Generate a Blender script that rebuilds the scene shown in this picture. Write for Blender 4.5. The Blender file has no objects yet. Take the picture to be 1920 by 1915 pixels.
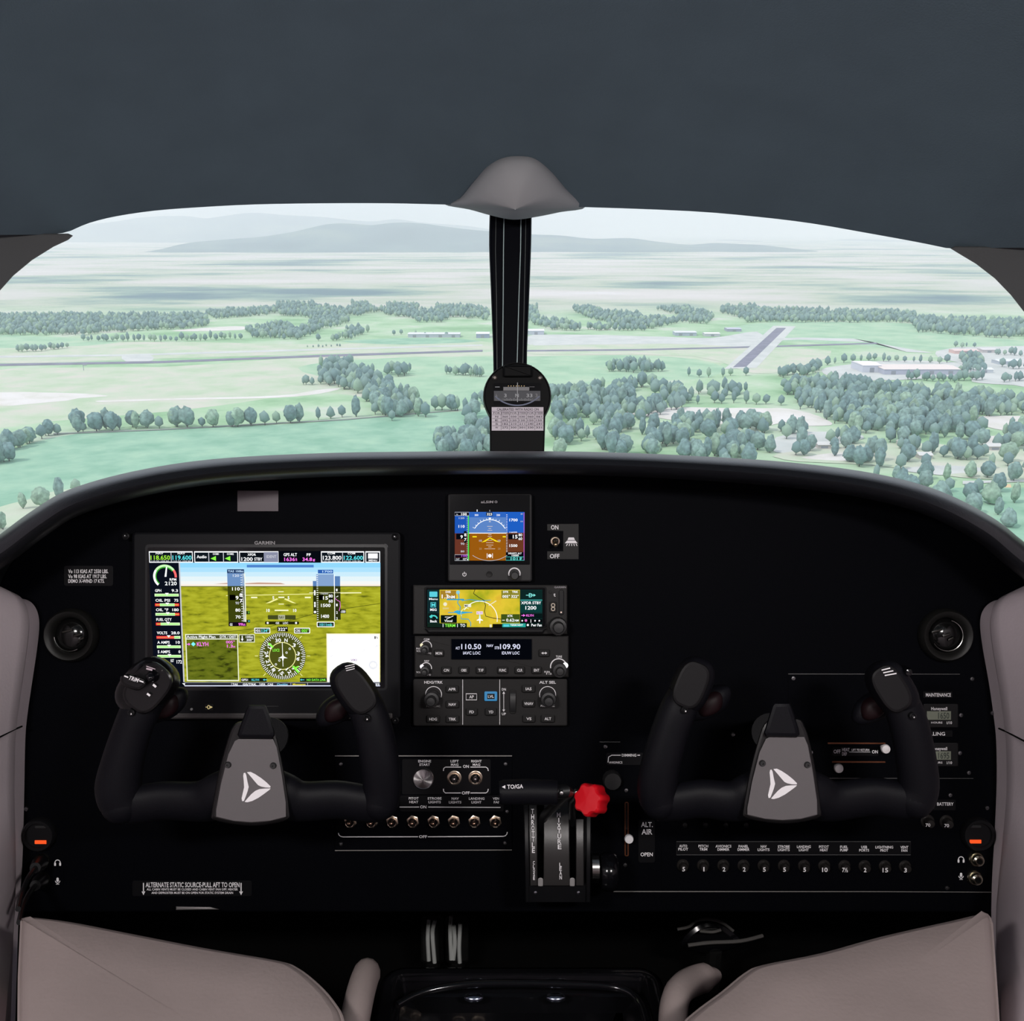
import bpy, math, random
from mathutils import Vector, Matrix, noise
random.seed(7)
C = bpy.context.scene.collection
F = 1800.0; CX = 960.0; CY = 957.5; HY = 435.0; EZ = 1.2
PI = math.pi
TILT = math.atan((CY-HY)/F)                      # the eye looks down on the leaning panel by this angle
EYE = Vector((0, 0, EZ)); FV = Vector((0, math.cos(TILT), -math.sin(TILT))); UV = Vector((0, math.sin(TILT), math.cos(TILT)))
def L(x, y, z): return Vector((x, 0, 0))+FV*y+UV*z   # vector in the panel's own axes (right, away, up)
def W(px, py, D): return EYE+L((px-CX)*D/F, D, -(py-CY)*D/F)
def ray(px, py): return L((px-CX)/F, 1, -(py-CY)/F)
# ---------------------------------------------------------------- materials
MATS = {}
def lin(h):
    h = h.lstrip('#'); r = []
    for i in (0, 2, 4):
        c = int(h[i:i+2], 16)/255
        r.append(c/12.92 if c <= .04045 else ((c+.055)/1.055)**2.4)
    return (*r, 1)
def mk(name):
    m = bpy.data.materials.new(name); m.use_nodes = True
    nt = m.node_tree
    return m, nt, nt.nodes['Principled BSDF'], nt.nodes['Material Output']
def surf(name, c, rough=.5, metal=0, spec=.5, var=0, vscale=30, bump=0, bscale=400, coat=0):
    if name in MATS: return MATS[name]
    m, nt, b, out = mk(name)
    c = lin(c) if isinstance(c, str) else (*c, 1)
    b.inputs['Base Color'].default_value = c; b.inputs['Roughness'].default_value = rough
    b.inputs['Metallic'].default_value = metal; b.inputs['Specular IOR Level'].default_value = spec
    b.inputs['Coat Weight'].default_value = coat
    tc = nt.nodes.new('ShaderNodeTexCoord')
    if var:
        n = nt.nodes.new('ShaderNodeTexNoise'); n.inputs['Scale'].default_value = vscale; n.inputs['Detail'].default_value = 4
        r = nt.nodes.new('ShaderNodeValToRGB'); r.color_ramp.elements[0].position = .3; r.color_ramp.elements[1].position = .7
        r.color_ramp.elements[0].color = tuple(x*(1-var) for x in c[:3])+(1,); r.color_ramp.elements[1].color = tuple(x*(1+var) for x in c[:3])+(1,)
        nt.links.new(tc.outputs['Object'], n.inputs['Vector']); nt.links.new(n.outputs['Fac'], r.inputs['Fac']); nt.links.new(r.outputs['Color'], b.inputs['Base Color'])
    if bump:
        n = nt.nodes.new('ShaderNodeTexNoise'); n.inputs['Scale'].default_value = bscale
        u = nt.nodes.new('ShaderNodeBump'); u.inputs['Strength'].default_value = bump; u.inputs['Distance'].default_value = .001
        nt.links.new(tc.outputs['Object'], n.inputs['Vector']); nt.links.new(n.outputs['Fac'], u.inputs['Height']); nt.links.new(u.outputs['Normal'], b.inputs['Normal'])
    MATS[name] = m; return m
def E(h, k=1.0):
    key = 'glow_%s_%g' % (h, k)
    if key in MATS: return MATS[key]
    m = bpy.data.materials.new(key); m.use_nodes = True; nt = m.node_tree; nt.nodes.clear()
    e = nt.nodes.new('ShaderNodeEmission'); e.inputs['Color'].default_value = lin(h); e.inputs['Strength'].default_value = k
    o = nt.nodes.new('ShaderNodeOutputMaterial'); nt.links.new(e.outputs[0], o.inputs['Surface'])
    MATS[key] = m; return m
def Enoise(name, cols, scale, k=1.0, detail=3):
    """lit screen showing drawn terrain: cols = [(pos, hex)...]"""
    if name in MATS: return MATS[name]
    m = bpy.data.materials.new(name); m.use_nodes = True; nt = m.node_tree; nt.nodes.clear()
    tc = nt.nodes.new('ShaderNodeTexCoord'); mp = nt.nodes.new('ShaderNodeMapping'); mp.inputs['Scale'].default_value = scale
    mp.inputs['Rotation'].default_value = (0, .25, 0)
    n = nt.nodes.new('ShaderNodeTexNoise'); n.inputs['Scale'].default_value = 1; n.inputs['Detail'].default_value = detail
    r = nt.nodes.new('ShaderNodeValToRGB'); cr = r.color_ramp
    while len(cr.elements) < len(cols): cr.elements.new(.5)
    for e, (p, h) in zip(cr.elements, cols): e.position = p; e.color = lin(h)
    e = nt.nodes.new('ShaderNodeEmission'); e.inputs['Strength'].default_value = k
    o = nt.nodes.new('ShaderNodeOutputMaterial')
    nt.links.new(tc.outputs['Object'], mp.inputs['Vector']); nt.links.new(mp.outputs[0], n.inputs['Vector']); nt.links.new(n.outputs['Fac'], r.inputs['Fac'])
    nt.links.new(r.outputs['Color'], e.inputs['Color']); nt.links.new(e.outputs[0], o.inputs['Surface'])
    MATS[name] = m; return m
# ---------------------------------------------------------------- objects
ORG = {}
def tag(o, label=None, cat=None, group=None, kind=None):
    if label: o['label'] = label
    if cat: o['category'] = cat
    if group: o['group'] = group
    if kind: o['kind'] = kind
    return o
def thing(name, loc, label, cat, group=None):
    o = bpy.data.objects.new(name, None); C.objects.link(o); o.empty_display_size = .05
    o.location = loc; ORG[o.name] = Vector(loc); return tag(o, label, cat, group)
# ---------------------------------------------------------------- text
TXT = {}
def glyphs(s, bold=.018):
    if s in TXT: return TXT[s]
    c = bpy.data.curves.new('t', 'FONT'); c.body = s; c.resolution_u = 2; c.offset = bold
    o = bpy.data.objects.new('t', c); m = bpy.data.meshes.new_from_object(o)
    r = ([v.co[:2] for v in m.vertices], [list(p.vertices) for p in m.polygons])
    bpy.data.objects.remove(o); bpy.data.curves.remove(c); bpy.data.meshes.remove(m)
    TXT[s] = r; return r
# ---------------------------------------------------------------- outlines (2D, picture-like axes: y down)
def rr(x0, y0, x1, y1, r=0, n=5):
    if r <= 0: return [(x0, y0), (x1, y0), (x1, y1), (x0, y1)]
    p = []
    for cx, cy, a in ((x1-r, y0+r, -90), (x1-r, y1-r, 0), (x0+r, y1-r, 90), (x0+r, y0+r, 180)):
        for i in range(n+1):
            t = math.radians(a+90*i/n); p.append((cx+r*math.cos(t), cy+r*math.sin(t)))
    return p
def circ(cx, cy, r, n=24, a0=0, ry=None):
    ry = ry or r
    return [(cx+r*math.cos(a0+2*PI*i/n), cy+ry*math.sin(a0+2*PI*i/n)) for i in range(n)]
def inset(P, d):
    n = len(P); out = []
    A = sum(P[i][0]*P[(i+1) % n][1]-P[(i+1) % n][0]*P[i][1] for i in range(n))
    s = 1 if A > 0 else -1
    for i in range(n):
        a, b, c = Vector(P[i-1]), Vector(P[i]), Vector(P[(i+1) % n])
        e1 = (b-a); e2 = (c-b)
        if e1.length < 1e-9 or e2.length < 1e-9: out.append(tuple(b)); continue
        e1.normalize(); e2.normalize()
        n1 = Vector((-e1.y, e1.x))*s; n2 = Vector((-e2.y, e2.x))*s
        m = n1+n2
        if m.length < 1e-6: m = n1
        m.normalize(); k = d/max(.35, m.dot(n1))
        out.append(tuple(b+m*k))
    return out
def smooth(pts, n=6, closed=False):
    """Catmull-Rom through the points (tuples of any length)"""
    P = [tuple(p) for p in pts]; out = []; N = len(P)
    rng = range(N if closed else N-1)
    for i in rng:
        p1, p2 = P[i], P[(i+1) % N]
        p0 = P[i-1] if (closed or i > 0) else p1
        p3 = P[(i+2) % N] if (closed or i+2 < N) else p2
        for k in range(n):
            t = k/n; t2 = t*t; t3 = t2*t
            out.append(tuple(.5*((2*b)+(-a+c)*t+(2*a-5*b+4*c-d)*t2+(-a+3*b-3*c+d)*t3) for a, b, c, d in zip(p0, p1, p2, p3)))
    if not closed: out.append(P[-1])
    return out
# ---------------------------------------------------------------- mesh builder
class B:
    """collects geometry of ONE mesh; x,y are read off as on a drawing (origin ox,oy, scale k) laid at distance D from the eye; d = metres in front of D"""
    def __init__(s, D=1.15, ox=0, oy=0, k=1.0, warp=None):
        s.D, s.ox, s.oy, s.k, s.warp = D, ox, oy, k, warp
        s.v = []; s.f = []; s.m = []; s.mats = []; s.lay = 0.0
    def sc(s, d=0): return s.k*(s.D-d)/F
    def pt(s, x, y, d=0):
        px, py = s.ox+x*s.k, s.oy+y*s.k
        if s.warp: px, py = s.warp(px, py)
        return W(px, py, s.D-d)
    def mi(s, m):
        if m not in s.mats: s.mats.append(m)
        return s.mats.index(m)
    def add(s, V, Fs, m):
        o = len(s.v); s.v += [Vector(v) for v in V]; i = s.mi(m)
        for f in Fs: s.f.append([a+o for a in f]); s.m.append(i)
    def up(s, a=.00012): s.lay += a
    # flat drawn shapes
    def poly(s, P, m, d=0): s.add([s.pt(x, y, s.lay+d) for x, y in P], [list(range(len(P)))], m)
    def rect(s, x0, y0, x1, y1, m, r=0, d=0): s.poly(rr(x0, y0, x1, y1, r), m, d)
    def line(s, P, w, m, d=0, closed=False):
        P = [Vector(p) for p in P]; n = len(P); L = []; R = []
        for i in range(n):
            a = P[i-1] if (i > 0 or closed) else P[i]; c = P[(i+1) % n] if (i < n-1 or closed) else P[i]
            t = (c-a); t = t.normalized() if t.length > 0 else Vector((1, 0))
            q = Vector((-t.y, t.x))*w/2; L.append(P[i]+q); R.append(P[i]-q)
        V = [s.pt(p.x, p.y, s.lay+d) for p in L+R]
        s.add(V, [[i, (i+1) % n, n+(i+1) % n, n+i] for i in range(n if closed else n-1)], m)
    def frame(s, x0, y0, x1, y1, w, m, r=0, d=0): s.line(rr(x0, y0, x1, y1, r), w, m, d, True)
    def arc(s, cx, cy, r, a0, a1, w, m, d=0, n=24):
        s.line([(cx+r*math.cos(math.radians(a0+(a1-a0)*i/n)), cy+r*math.sin(math.radians(a0+(a1-a0)*i/n))) for i in range(n+1)], w, m, d)
    def disc(s, cx, cy, r, m, d=0, n=24): s.poly(circ(cx, cy, r, n), m, d)
    def text(s, t, x0, y0, x1, y1, m, d=0, rot=0, bold=.018, shear=0):
        """letters whose capitals span y0..y1 and whose line spans x0..x1 (rot in degrees about the centre)"""
        v, f = glyphs(t, bold)
        if not v: return
        a = min(p[0] for p in v); b = max(p[0] for p in v)
        cx, cy = (x0+x1)/2, (y0+y1)/2; ca, sa = math.cos(math.radians(rot)), math.sin(math.radians(rot)); V = []
        for x, y in v:
            X = (x-a)/(b-a)*(x1-x0)+x0-cx; Y = (y1-(y/.70)*(y1-y0))-cy
            X -= shear*Y
            V.append(s.pt(cx+X*ca-Y*sa, cy+X*sa+Y*ca, s.lay+d+.00006))
        s.add(V, f, m)
    # solids
    def prism(s, P, m, d0=0, d1=.01, ch=.001, m2=None):
        """outline P from d0 (back) to d1 (front, towards the eye), front edge chamfered by ch metres"""
        n = len(P); Q = inset(P, ch/s.sc(d1)) if ch else P
        rings = [[s.pt(x, y, d0) for x, y in P], [s.pt(x, y, d1-ch) for x, y in P]]
        if ch:
            h = inset(P, .3*ch/s.sc(d1)); rings.append([s.pt(x, y, d1-.3*ch) for x, y in h]); rings.append([s.pt(x, y, d1) for x, y in Q])
        V = [v for r in rings for v in r]; K = len(rings); Fs = []
        for k in range(K-1):
            for i in range(n): Fs.append([k*n+i, k*n+(i+1) % n, (k+1)*n+(i+1) % n, (k+1)*n+i])
        Fs.append(list(range(n)))
        s.add(V, Fs, m); s.add(rings[-1], [list(range(n))], m2 or m)
    def lathe(s, x, y, prof, m, n=28, cap=True, sq=None):
        """prof = [(radius in drawing units, d)] about an axis towards the eye; sq: optional radius function of the angle"""
        c = s.pt(x, y, 0); k = s.sc(0); V = []
        for r, d in prof:
            for i in range(n):
                a = 2*PI*i/n; q = r*k*(sq(a) if sq else 1)
                V.append(c+L(q*math.cos(a), -d, q*math.sin(a)))
        Fs = [[j*n+i, j*n+(i+1) % n, (j+1)*n+(i+1) % n, (j+1)*n+i] for j in range(len(prof)-1) for i in range(n)]
        if cap: Fs += [list(range(n)), list(range((len(prof)-1)*n, len(prof)*n))]
        s.add(V, Fs, m)
    def tube3(s, P, R, m, n=12, cap=True, flat=1.0, upv=(0, 0, 1)):
        """world-space tube through P (Vectors) with radii R; flat scales the section along the second normal"""
        P = [Vector(p) for p in P]; N = len(P); V = []; R = R if isinstance(R, (list, tuple)) else [R]*N
        u = None
        for i in range(N):
            t = (P[min(i+1, N-1)]-P[max(i-1, 0)]).normalized()
            if u is None:
                u = Vector(upv); u = (u-t*u.dot(t))
                if u.length < 1e-3: u = Vector((1, 0, 0)); u = u-t*u.dot(t)
            else: u = u-t*u.dot(t)
            u.normalize(); w = t.cross(u)
            for j in range(n):
                a = 2*PI*j/n; V.append(P[i]+u*(R[i]*math.cos(a))+w*(R[i]*flat*math.sin(a)))
        Fs = [[i*n+j, i*n+(j+1) % n, (i+1)*n+(j+1) % n, (i+1)*n+j] for i in range(N-1) for j in range(n)]
        if cap: Fs += [list(range(n)), list(range((N-1)*n, N*n))]
        s.add(V, Fs, m)
    def ell(s, c, ax, m, nu=20, nv=12, e=1.0):
        """ellipsoid at world c with three axis vectors; e<1 squares it"""
        def pw(x): return math.copysign(abs(x)**e, x)
        c = Vector(c); V = []
        for i in range(nv+1):
            p = PI*i/nv-PI/2
            for j in range(nu):
                a = 2*PI*j/nu; V.append(c+Vector(ax[0])*pw(math.cos(p))*pw(math.cos(a))+Vector(ax[1])*pw(math.cos(p))*pw(math.sin(a))+Vector(ax[2])*pw(math.sin(p)))
        s.add(V, [[i*nu+j, i*nu+(j+1) % nu, (i+1)*nu+(j+1) % nu, (i+1)*nu+j] for i in range(nv) for j in range(nu)], m)
    def grid(s, rows, m, closed=False):
        n = len(rows[0]); V = [v for r in rows for v in r]
        s.add(V, [[k*n+i, k*n+(i+1) % n, (k+1)*n+(i+1) % n, (k+1)*n+i] for k in range(len(rows)-1) for i in range(n if closed else n-1)], m)
    def box(s, lo, hi, m):
        x0, y0, z0 = lo; x1, y1, z1 = hi
        V = [(x, y, z) for x in (x0, x1) for y in (y0, y1) for z in (z0, z1)]
        s.add(V, [[0, 1, 3, 2], [4, 6, 7, 5], [0, 4, 5, 1], [2, 3, 7, 6], [0, 2, 6, 4], [1, 5, 7, 3]], m)
    def build(s, name, parent=None, smooth=35, label=None, cat=None, group=None, kind=None, bevel=0, solid=0):
        me = bpy.data.meshes.new(name)
        if parent is not None: o0 = ORG[parent.name]
        else:
            lo = Vector([min(v[i] for v in s.v) for i in range(3)]); hi = Vector([max(v[i] for v in s.v) for i in range(3)])
            o0 = Vector(((lo.x+hi.x)/2, (lo.y+hi.y)/2, lo.z))
        me.from_pydata([v-o0 for v in s.v], [], s.f)
        for m in s.mats: me.materials.append(m)
        me.polygons.foreach_set('material_index', s.m)
        me.update(); me.validate()
        if smooth:
            me.polygons.foreach_set('use_smooth', [True]*len(me.polygons)); me.set_sharp_from_angle(angle=math.radians(smooth))
        o = bpy.data.objects.new(name, me); C.objects.link(o)
        if parent is not None: o.parent = parent
        else: o.location = o0
        ORG[o.name] = o0
        if bevel:
            b = o.modifiers.new('b', 'BEVEL'); b.width = bevel; b.segments = 2
        if solid:
            b = o.modifiers.new('s', 'SOLIDIFY'); b.thickness = solid; b.offset = 0
        return tag(o, label, cat, group, kind)

def recentre(o, c):
    """put the origin of a part at world point c (for materials that turn about it)"""
    d = Vector(c)-ORG[o.name]; o.data.transform(Matrix.Translation(-d)); o.location = d
# ================================================================ materials of the cabin
BLK = surf('black_panel_paint', (.0013, .0015, .0026), .6, spec=.03, bump=.15, bscale=900)
BLK2 = surf('black_moulded_plastic', (.005, .005, .006), .42, spec=.28)
BEZ = surf('display_bezel_black', (.0042, .0044, .006), .5, spec=.14)
AVI = surf('avionics_charcoal', (.0155, .0147, .0147), .5, spec=.2, bump=.1, bscale=1500)
BTN = surf('rubber_button', (.006, .0055, .0055), .6, spec=.3)
KNB = surf('knob_black', (.02, .02, .021), .45, spec=.4)
WHT = surf('white_lettering', (.82, .80, .82), .6, spec=.2)
GLS = surf('screen_glass_black', (.003, .003, .004), .15, spec=.4)
CHR = surf('chrome', (.75, .73, .70), .18, metal=1)
STL = surf('brushed_steel', (.55, .54, .54), .32, metal=1)
SCR = surf('dark_screw_steel', (.25, .25, .26), .3, metal=1)
GRY = surf('grey_yoke_plate', (.115, .106, .110), .55, spec=.3, bump=.1, bscale=2000)
YOK = surf('yoke_black_rubber', (.0036, .0036, .0055), .5, spec=.13, bump=.15, bscale=1200)
SEAT = surf('seat_leather_greige', (.285, .236, .226), .55, spec=.3, var=.08, vscale=9, bump=.25, bscale=260)
SIDE = surf('mauve_grey_trim', (.60, .52, .56), .6, spec=.25, var=.06, vscale=6, bump=.15, bscale=300)
HEAD = surf('slate_headliner', (.081, .111, .134), .85, spec=.15, var=.05, vscale=14, bump=.3, bscale=500)
PIL = surf('grey_pillar_trim', (.064, .066, .067), .6, spec=.25, bump=.15, bscale=400)
CARP = surf('black_carpet', (.004, .004, .004), .95, spec=.05)
PLC = surf('placard_black', (.0045, .0045, .0055), .45, spec=.12)
# ================================================================ shell
def top_edge():
    L = [(-420, 437), (-200, 437), (0, 437), (120, 437), (150, 434)]
    L += smooth([(165, 430), (200, 416), (250, 404), (320, 394), (400, 388), (500, 383), (620, 381), (740, 381), (830, 383), (960, 386), (1095, 388), (1280, 395), (1400, 405), (1500, 417), (1600, 434), (1690, 450), (1745, 461)], 3)
    L += [(1760, 462), (1800, 461), (1920, 460), (2100, 460), (2330, 460)]
    return L
b = B(); TE = top_edge()
def edgeD(px): t = abs(px-960)/960; return 1.3-.15*min(1.2, t)**2
rows = [[], []]
for dd in (0, .012, .03, .06, .1, .16, .24, .34, .46, .6, .8, 1.1, 1.5, 2.0, 2.55):
    row = []
    for px, py in TE:
        D = edgeD(px); p = W(px, py, D); x = p.x
        rise = .32*(1-math.exp(-dd/.36))*(1-.45*min(1, abs(x)/.95)**2)
        row.append(Vector((x, D-dd, p.z+rise)))
    rows.append(row)
rows[1] = [v+Vector((0, .012, .004)) for v in rows[2]]
rows[0] = [v+Vector((0, .03, .03)) for v in rows[2]]
b.grid(rows, HEAD); b.build('ceiling', kind='structure', solid=.004)
b = B()
nn = 26; cpt = (966, 393)
out = smooth([(835, 384, 1.297), (862, 372, 1.27), (885, 345, 1.245), (915, 311, 1.225), (943, 294, 1.215), (975, 290, 1.213), (1005, 296, 1.217), (1035, 322, 1.235), (1062, 355, 1.26), (1098, 388, 1.297), (1050, 398, 1.30), (1005, 407, 1.30), (962, 412, 1.30), (920, 404, 1.30), (880, 393, 1.30)], 4, True)
rows = []
for t in (0, .06, .15, .3, .5, .7, .85, .95, .995):
    rows.append([W(x+(cpt[0]-x)*t, y+(cpt[1]-y)*t, D-(.034+.016*min(1, max(0, (1.30-D)/.035)))+(1.26-D)*t-.05*math.sqrt(1-(1-t)**2)) for x, y, D in out])
b.grid([[W(x, y, D+.05) for x, y, D in out]]+rows, surf('lit_fairing', (.27, .27, .28), .75, spec=.2), True)  # trim albedo raised for light falling on it from below
b.build('trim_1', kind='structure', label='grey fairing, painted lighter for light from below, where the centre post meets the headliner', smooth=60)
# windscreen pillar trims
for nm, O in (('trim_left', [(-300, 441), (0, 439), (128, 438), (137, 442), (128, 450), (100, 463), (60, 488), (25, 517), (0, 545), (-35, 600), (-62, 680), (-80, 780), (-88, 900), (-80, 1010), (-60, 1090), (-300, 1130)]),
              ('trim_right', [(2250, 465), (1920, 463), (1790, 462), (1782, 466), (1795, 474), (1830, 495), (1865, 522), (1895, 553), (1920, 585), (1955, 650), (1978, 740), (1990, 840), (1990, 940), (1980, 1040), (1965, 1110), (2250, 1150)])):
    b = B(D=1.165); b.prism(O, PIL, -.03, .03, .0015); b.build(nm, kind='structure')
# glareshield hood
hood = thing('glareshield', W(960, 870, 1.05), 'black padded glareshield hood arching over the instrument panel', 'glareshield')
OL = smooth([(-190, 1200), (-120, 1105), (-60, 1046), (0, 1002), (60, 958), (130, 918), (250, 884), (400, 861), (600, 850), (780, 847), (960, 846), (1130, 848), (1300, 855), (1480, 867), (1640, 888), (1760, 920), (1860, 970), (1920, 1017), (1980, 1068), (2040, 1130), (2100, 1220)], 6)
HOOD = surf('glareshield_vinyl', (.008, .0085, .011), .38, spec=.5, bump=.2, bscale=500)
b = B(); rows = []
sec = [(44, 1.145), (43, 1.06), (40, 1.025), (33, 1.005), (24, 1.0), (14, 1.004), (6, 1.02), (1.5, 1.045), (0, 1.08), (3, 1.13), (10, 1.19), (26, 1.27), (60, 1.34)]
for i, (x, y) in enumerate(OL):
    a = OL[max(0, i-1)]; c = OL[min(len(OL)-1, i+1)]
    t = Vector((c[0]-a[0], c[1]-a[1])).normalized(); nrm = Vector((-t.y, t.x))
    wd = 1+.25*min(1, abs(x-960)/960)**2
    rows.append([W(x+nrm.x*o*wd, y+nrm.y*o*wd, D) for o, D in sec])
b.grid(rows, HOOD); b.build('hood_pad', hood, smooth=70)
# instrument panel plate
PO = smooth([(-25, 1190), (-10, 1120), (25, 1050), (75, 1000), (150, 950), (270, 915), (420, 893), (620, 882), (960, 877), (1300, 886), (1500, 900), (1650, 920), (1780, 955), (1860, 1005), (1905, 1065), (1935, 1130), (1945, 1190)], 4)
PO += [(1945, 1710), (-25, 1710)]
panel = thing('instrument_panel', W(960, 1700, 1.15), 'wide black instrument panel board filling the cockpit under the glareshield', 'instrument panel')
b = B(); b.prism(PO, BLK, -.012, 0, .002); b.build('board', panel)
# fore bulkhead, floor, walls, rear
b = B(); b.box((-1.0, -1.32, -.02), (1.0, 1.9, 0), CARP); b.build('floor', kind='structure')
b = B(); b.box((-1.0, 1.72, 0), (1.0, 1.74, .55), CARP); b.build('wall_front', kind='structure')
b = B(); b.box((-1.0, 1.165, .55), (1.0, 1.74, .555), CARP)
b.build('trim_2', kind='structure', label='black nose deck hidden below the glareshield')
for s, nm in ((-1, 'wall_left'), (1, 'wall_right')):
    b = B(); x = s*.935
    b.box((min(x, x+s*.02), -1.3, 0), (max(x, x+s*.02), 1.2, 1.62), SIDE)
    b.box((min(x, x+s*.02), 1.2, 0), (max(x, x+s*.02), 1.74, .55), SIDE); b.build(nm, kind='structure')
b = B(); b.box((-.96, -1.33, 0), (.96, -1.3, 1.7), SIDE); b.build('wall_back', kind='structure')
# side fairings beside the panel
def fairing(name, pts, s, label, seam, fasten):
    root = thing(name, W(pts[-1][0], 2300, 1.0), label, 'side panel')
    cur = smooth(pts, 4); b = B(); rows = []
    for dd in (-.03, -.004, 0, .004, .012, .03, .06, .12, .25, .45, .7, .95):
        row = []
        for (x, y) in cur:
            p = W(x, y, 1.12); inw = -s
            top = max(0, min(1, (1420-y)/300))
            r = .010*(1-min(1, max(0, dd)/.012))**2
            px = s*(.02*max(0, dd)+r)-s*.50*max(0, dd)*max(0, min(1, (y-1480)/220))+s*.012*top*min(1, max(0, dd)/.1)
            row.append(p+L(px, -dd, min(.09, .40*max(0, dd))*top-r*.6*top))
        rows.append(row)
    b.grid(rows, SIDE); b.build('moulding', root, smooth=60)
    b = B(); P = []
    for k in range(9):
        dd = k*.012; x, y = seam[0]; p = W(x, y, 1.12); P.append(p+L(s*(.02*dd)-s*.0006+s*.0015*(k > 0), -dd-.001, dd*seam[1]))
    b.tube3(P, .0011, CARP, 6); b.build('seam', root)
    for (x, y) in fasten:
        b = B(D=1.09); b.lathe(x, y, [(6, -.012), (6.5, 0), (5, .002), (3, .001), (.1, .001)], surf('black_screw', (.01, .01, .01), .4), 14)
        o = b.build('screw', root); 
    return root
fairing('side_panel', [(-330, 1128), (-120, 1118), (0, 1117), (28, 1117), (48, 1123), (61, 1140), (66, 1168), (62, 1215), (52, 1285), (43, 1350), (39, 1400), (37, 1500), (34, 1620), (29, 1700), (24, 1800), (10, 2300)], -1,
        'mauve grey side panel along the left end of the instrument panel', ((41, 1362), -.05), [(22, 1196)])
fairing('side_panel', [(2250, 1130), (2040, 1121), (1930, 1119), (1885, 1119), (1864, 1126), (1850, 1142), (1845, 1168), (1850, 1215), (1862, 1285), (1871, 1350), (1876, 1400), (1877, 1480), (1873, 1580), (1869, 1650), (1867, 1710), (1868, 1800), (1880, 2300)], 1,
        'mauve grey side panel along the right end of the instrument panel', ((1873, 1366), -.05), [(1890, 1199), (1912, 1668)])
# ================================================================ centre post and compass
post = thing('windscreen_post', W(955, 850, 1.33), 'black centre windscreen post with thin white lines above the compass', 'post')
b = B(D=1.34)
O = smooth([(918, 400), (917, 460), (920, 540), (923, 620), (925, 690), (926, 870)], 3)+smooth([(990, 870), (988, 690), (990, 620), (993, 540), (996, 460), (997, 400)], 3)
b.prism(O, surf('post_black', (.0015, .002, .004), .45, spec=.05), -.02, .012, .004); b.build('post_body', post)
b = B(D=1.34); b.lay = .0125
LG = surf('pale_line', (.35, .45, .45), .5); DG = surf('dim_line', (.05, .06, .06), .5)
for xt, xb, m in ((945, 942, LG), (977, 969, LG), (930, 932, DG), (986, 980, DG)): b.line([(xt, 402), (xt-1, 470), ((xt+xb)/2, 560), (xb, 700)], 1.6 if m is LG else 1.2, m)
b.build('pinstripe', post)
comp = thing('magnetic_compass', W(970, 850, 1.2), 'round black magnetic compass with calibration card on the glareshield', 'compass')
CMP = surf('compass_black', (.0028, .003, .0035), .5, spec=.08); k = 160/1532; CK = dict(ox=890, oy=660, k=k)
b = B(D=1.19, **CK); b.lathe(763, 800, [(560, -.05), (610, -.04), (618, -.005), (600, .004), (585, .004), (575, .002)], CMP, 48); b.build('housing', comp)
b = B(D=1.19, **CK); b.prism([(262, 1150), (1268, 1150), (1262, 1420), (1250, 1800), (272, 1800), (270, 1420)], CMP, -.035, .003, .002); b.build('stand', comp)
b = B(D=1.19, **CK)
b.prism(rr(515, 240, 1030, 450, 20), CMP, 0, .009, .002); b.build('lamp_cover', comp)
win = B(D=1.19, **CK); win.lay = .0026
win.rect(335, 560, 1190, 950, GLS, r=30); win.up()
DIM = surf('dim_white', (.33, .34, .36), .5); MID = surf('grey_print', (.16, .16, .17), .5)
win.rect(345, 700, 1180, 880, surf('compass_card', (.006, .009, .02), .4)); win.up()
win.rect(515, 630, 980, 695, MID); win.rect(365, 625, 450, 636, DIM); win.rect(985, 625, 1075, 632, MID)
win.up()
for i, x in enumerate(range(606, 890, 47)): win.disc(x, 612, 8, E('#ffd9a0', .8), n=8)
win.text('3', 528, 752, 575, 812, DIM); win.text('N', 728, 752, 792, 812, DIM); win.text('33', 930, 752, 1038, 812, DIM); win.text('6', 378, 752, 405, 812, MID, shear=-.2); win.text('3', 1090, 752, 1130, 812, MID)
for i in range(36):
    x = 375+i*22; win.rect(x, 832 if i % 3 == 0 else 845, x+6, 880, DIM if 6 < i < 30 else MID)
win.arc(765, 400, 560, 45, 135, 24, surf('lens_edge', (.10, .12, .2), .3))
win.rect(762, 550, 775, 900, DIM)
win.build('card_window', comp)
for x, y in ((362, 468), (1170, 472)):
    b = B(D=1.19, **CK); b.lathe(x, y, [(48, .0), (50, .004), (30, .0055), (22, .003), (.1, .003)], surf('brass_screw', (.16, .14, .13), .35, metal=.8), 16); b.build('screw', comp)
card = B(D=1.184, **CK); PAP = surf('card_paper', (.66, .60, .66), .7)
card.prism(rr(305, 992, 1235, 1415), PAP, -.003, .0004, .0002); card.lay = .0006
INK = surf('card_ink', (.05, .04, .06), .7); 
card.text('CALIBRATED WITH RADIO ON', 398, 1010, 1150, 1052, INK)
for y in (1068, 1130, 1196, 1258, 1325): card.rect(315, y-3, 1228, y+3, INK)
for x in (475, 625, 778, 930, 1080): card.rect(x-3, 1068, x+3, 1400, INK)
rowsT = [['FOR', 'STEER', 'FOR', 'STEER', 'FOR', 'STEER'], ['N', '360', '030', '030', '060', '061'], ['E', '092', '120', '120', '150', '150'], ['S', '182', '210', '211', '240', '241'], ['W', '272', '300', '301', '330', '331']]
for r, row in enumerate(rowsT):
    for c_, t in enumerate(row):
        x = 395+c_*152; y = 1100+r*65; w = 14*len(t)+6 if r else 18*len(t)*(.75 if len(t) > 3 else 1)
        card.text(t, x-w-6, y-18, x+w+6, y+14, INK)
card.build('calibration_card', comp)
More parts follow.
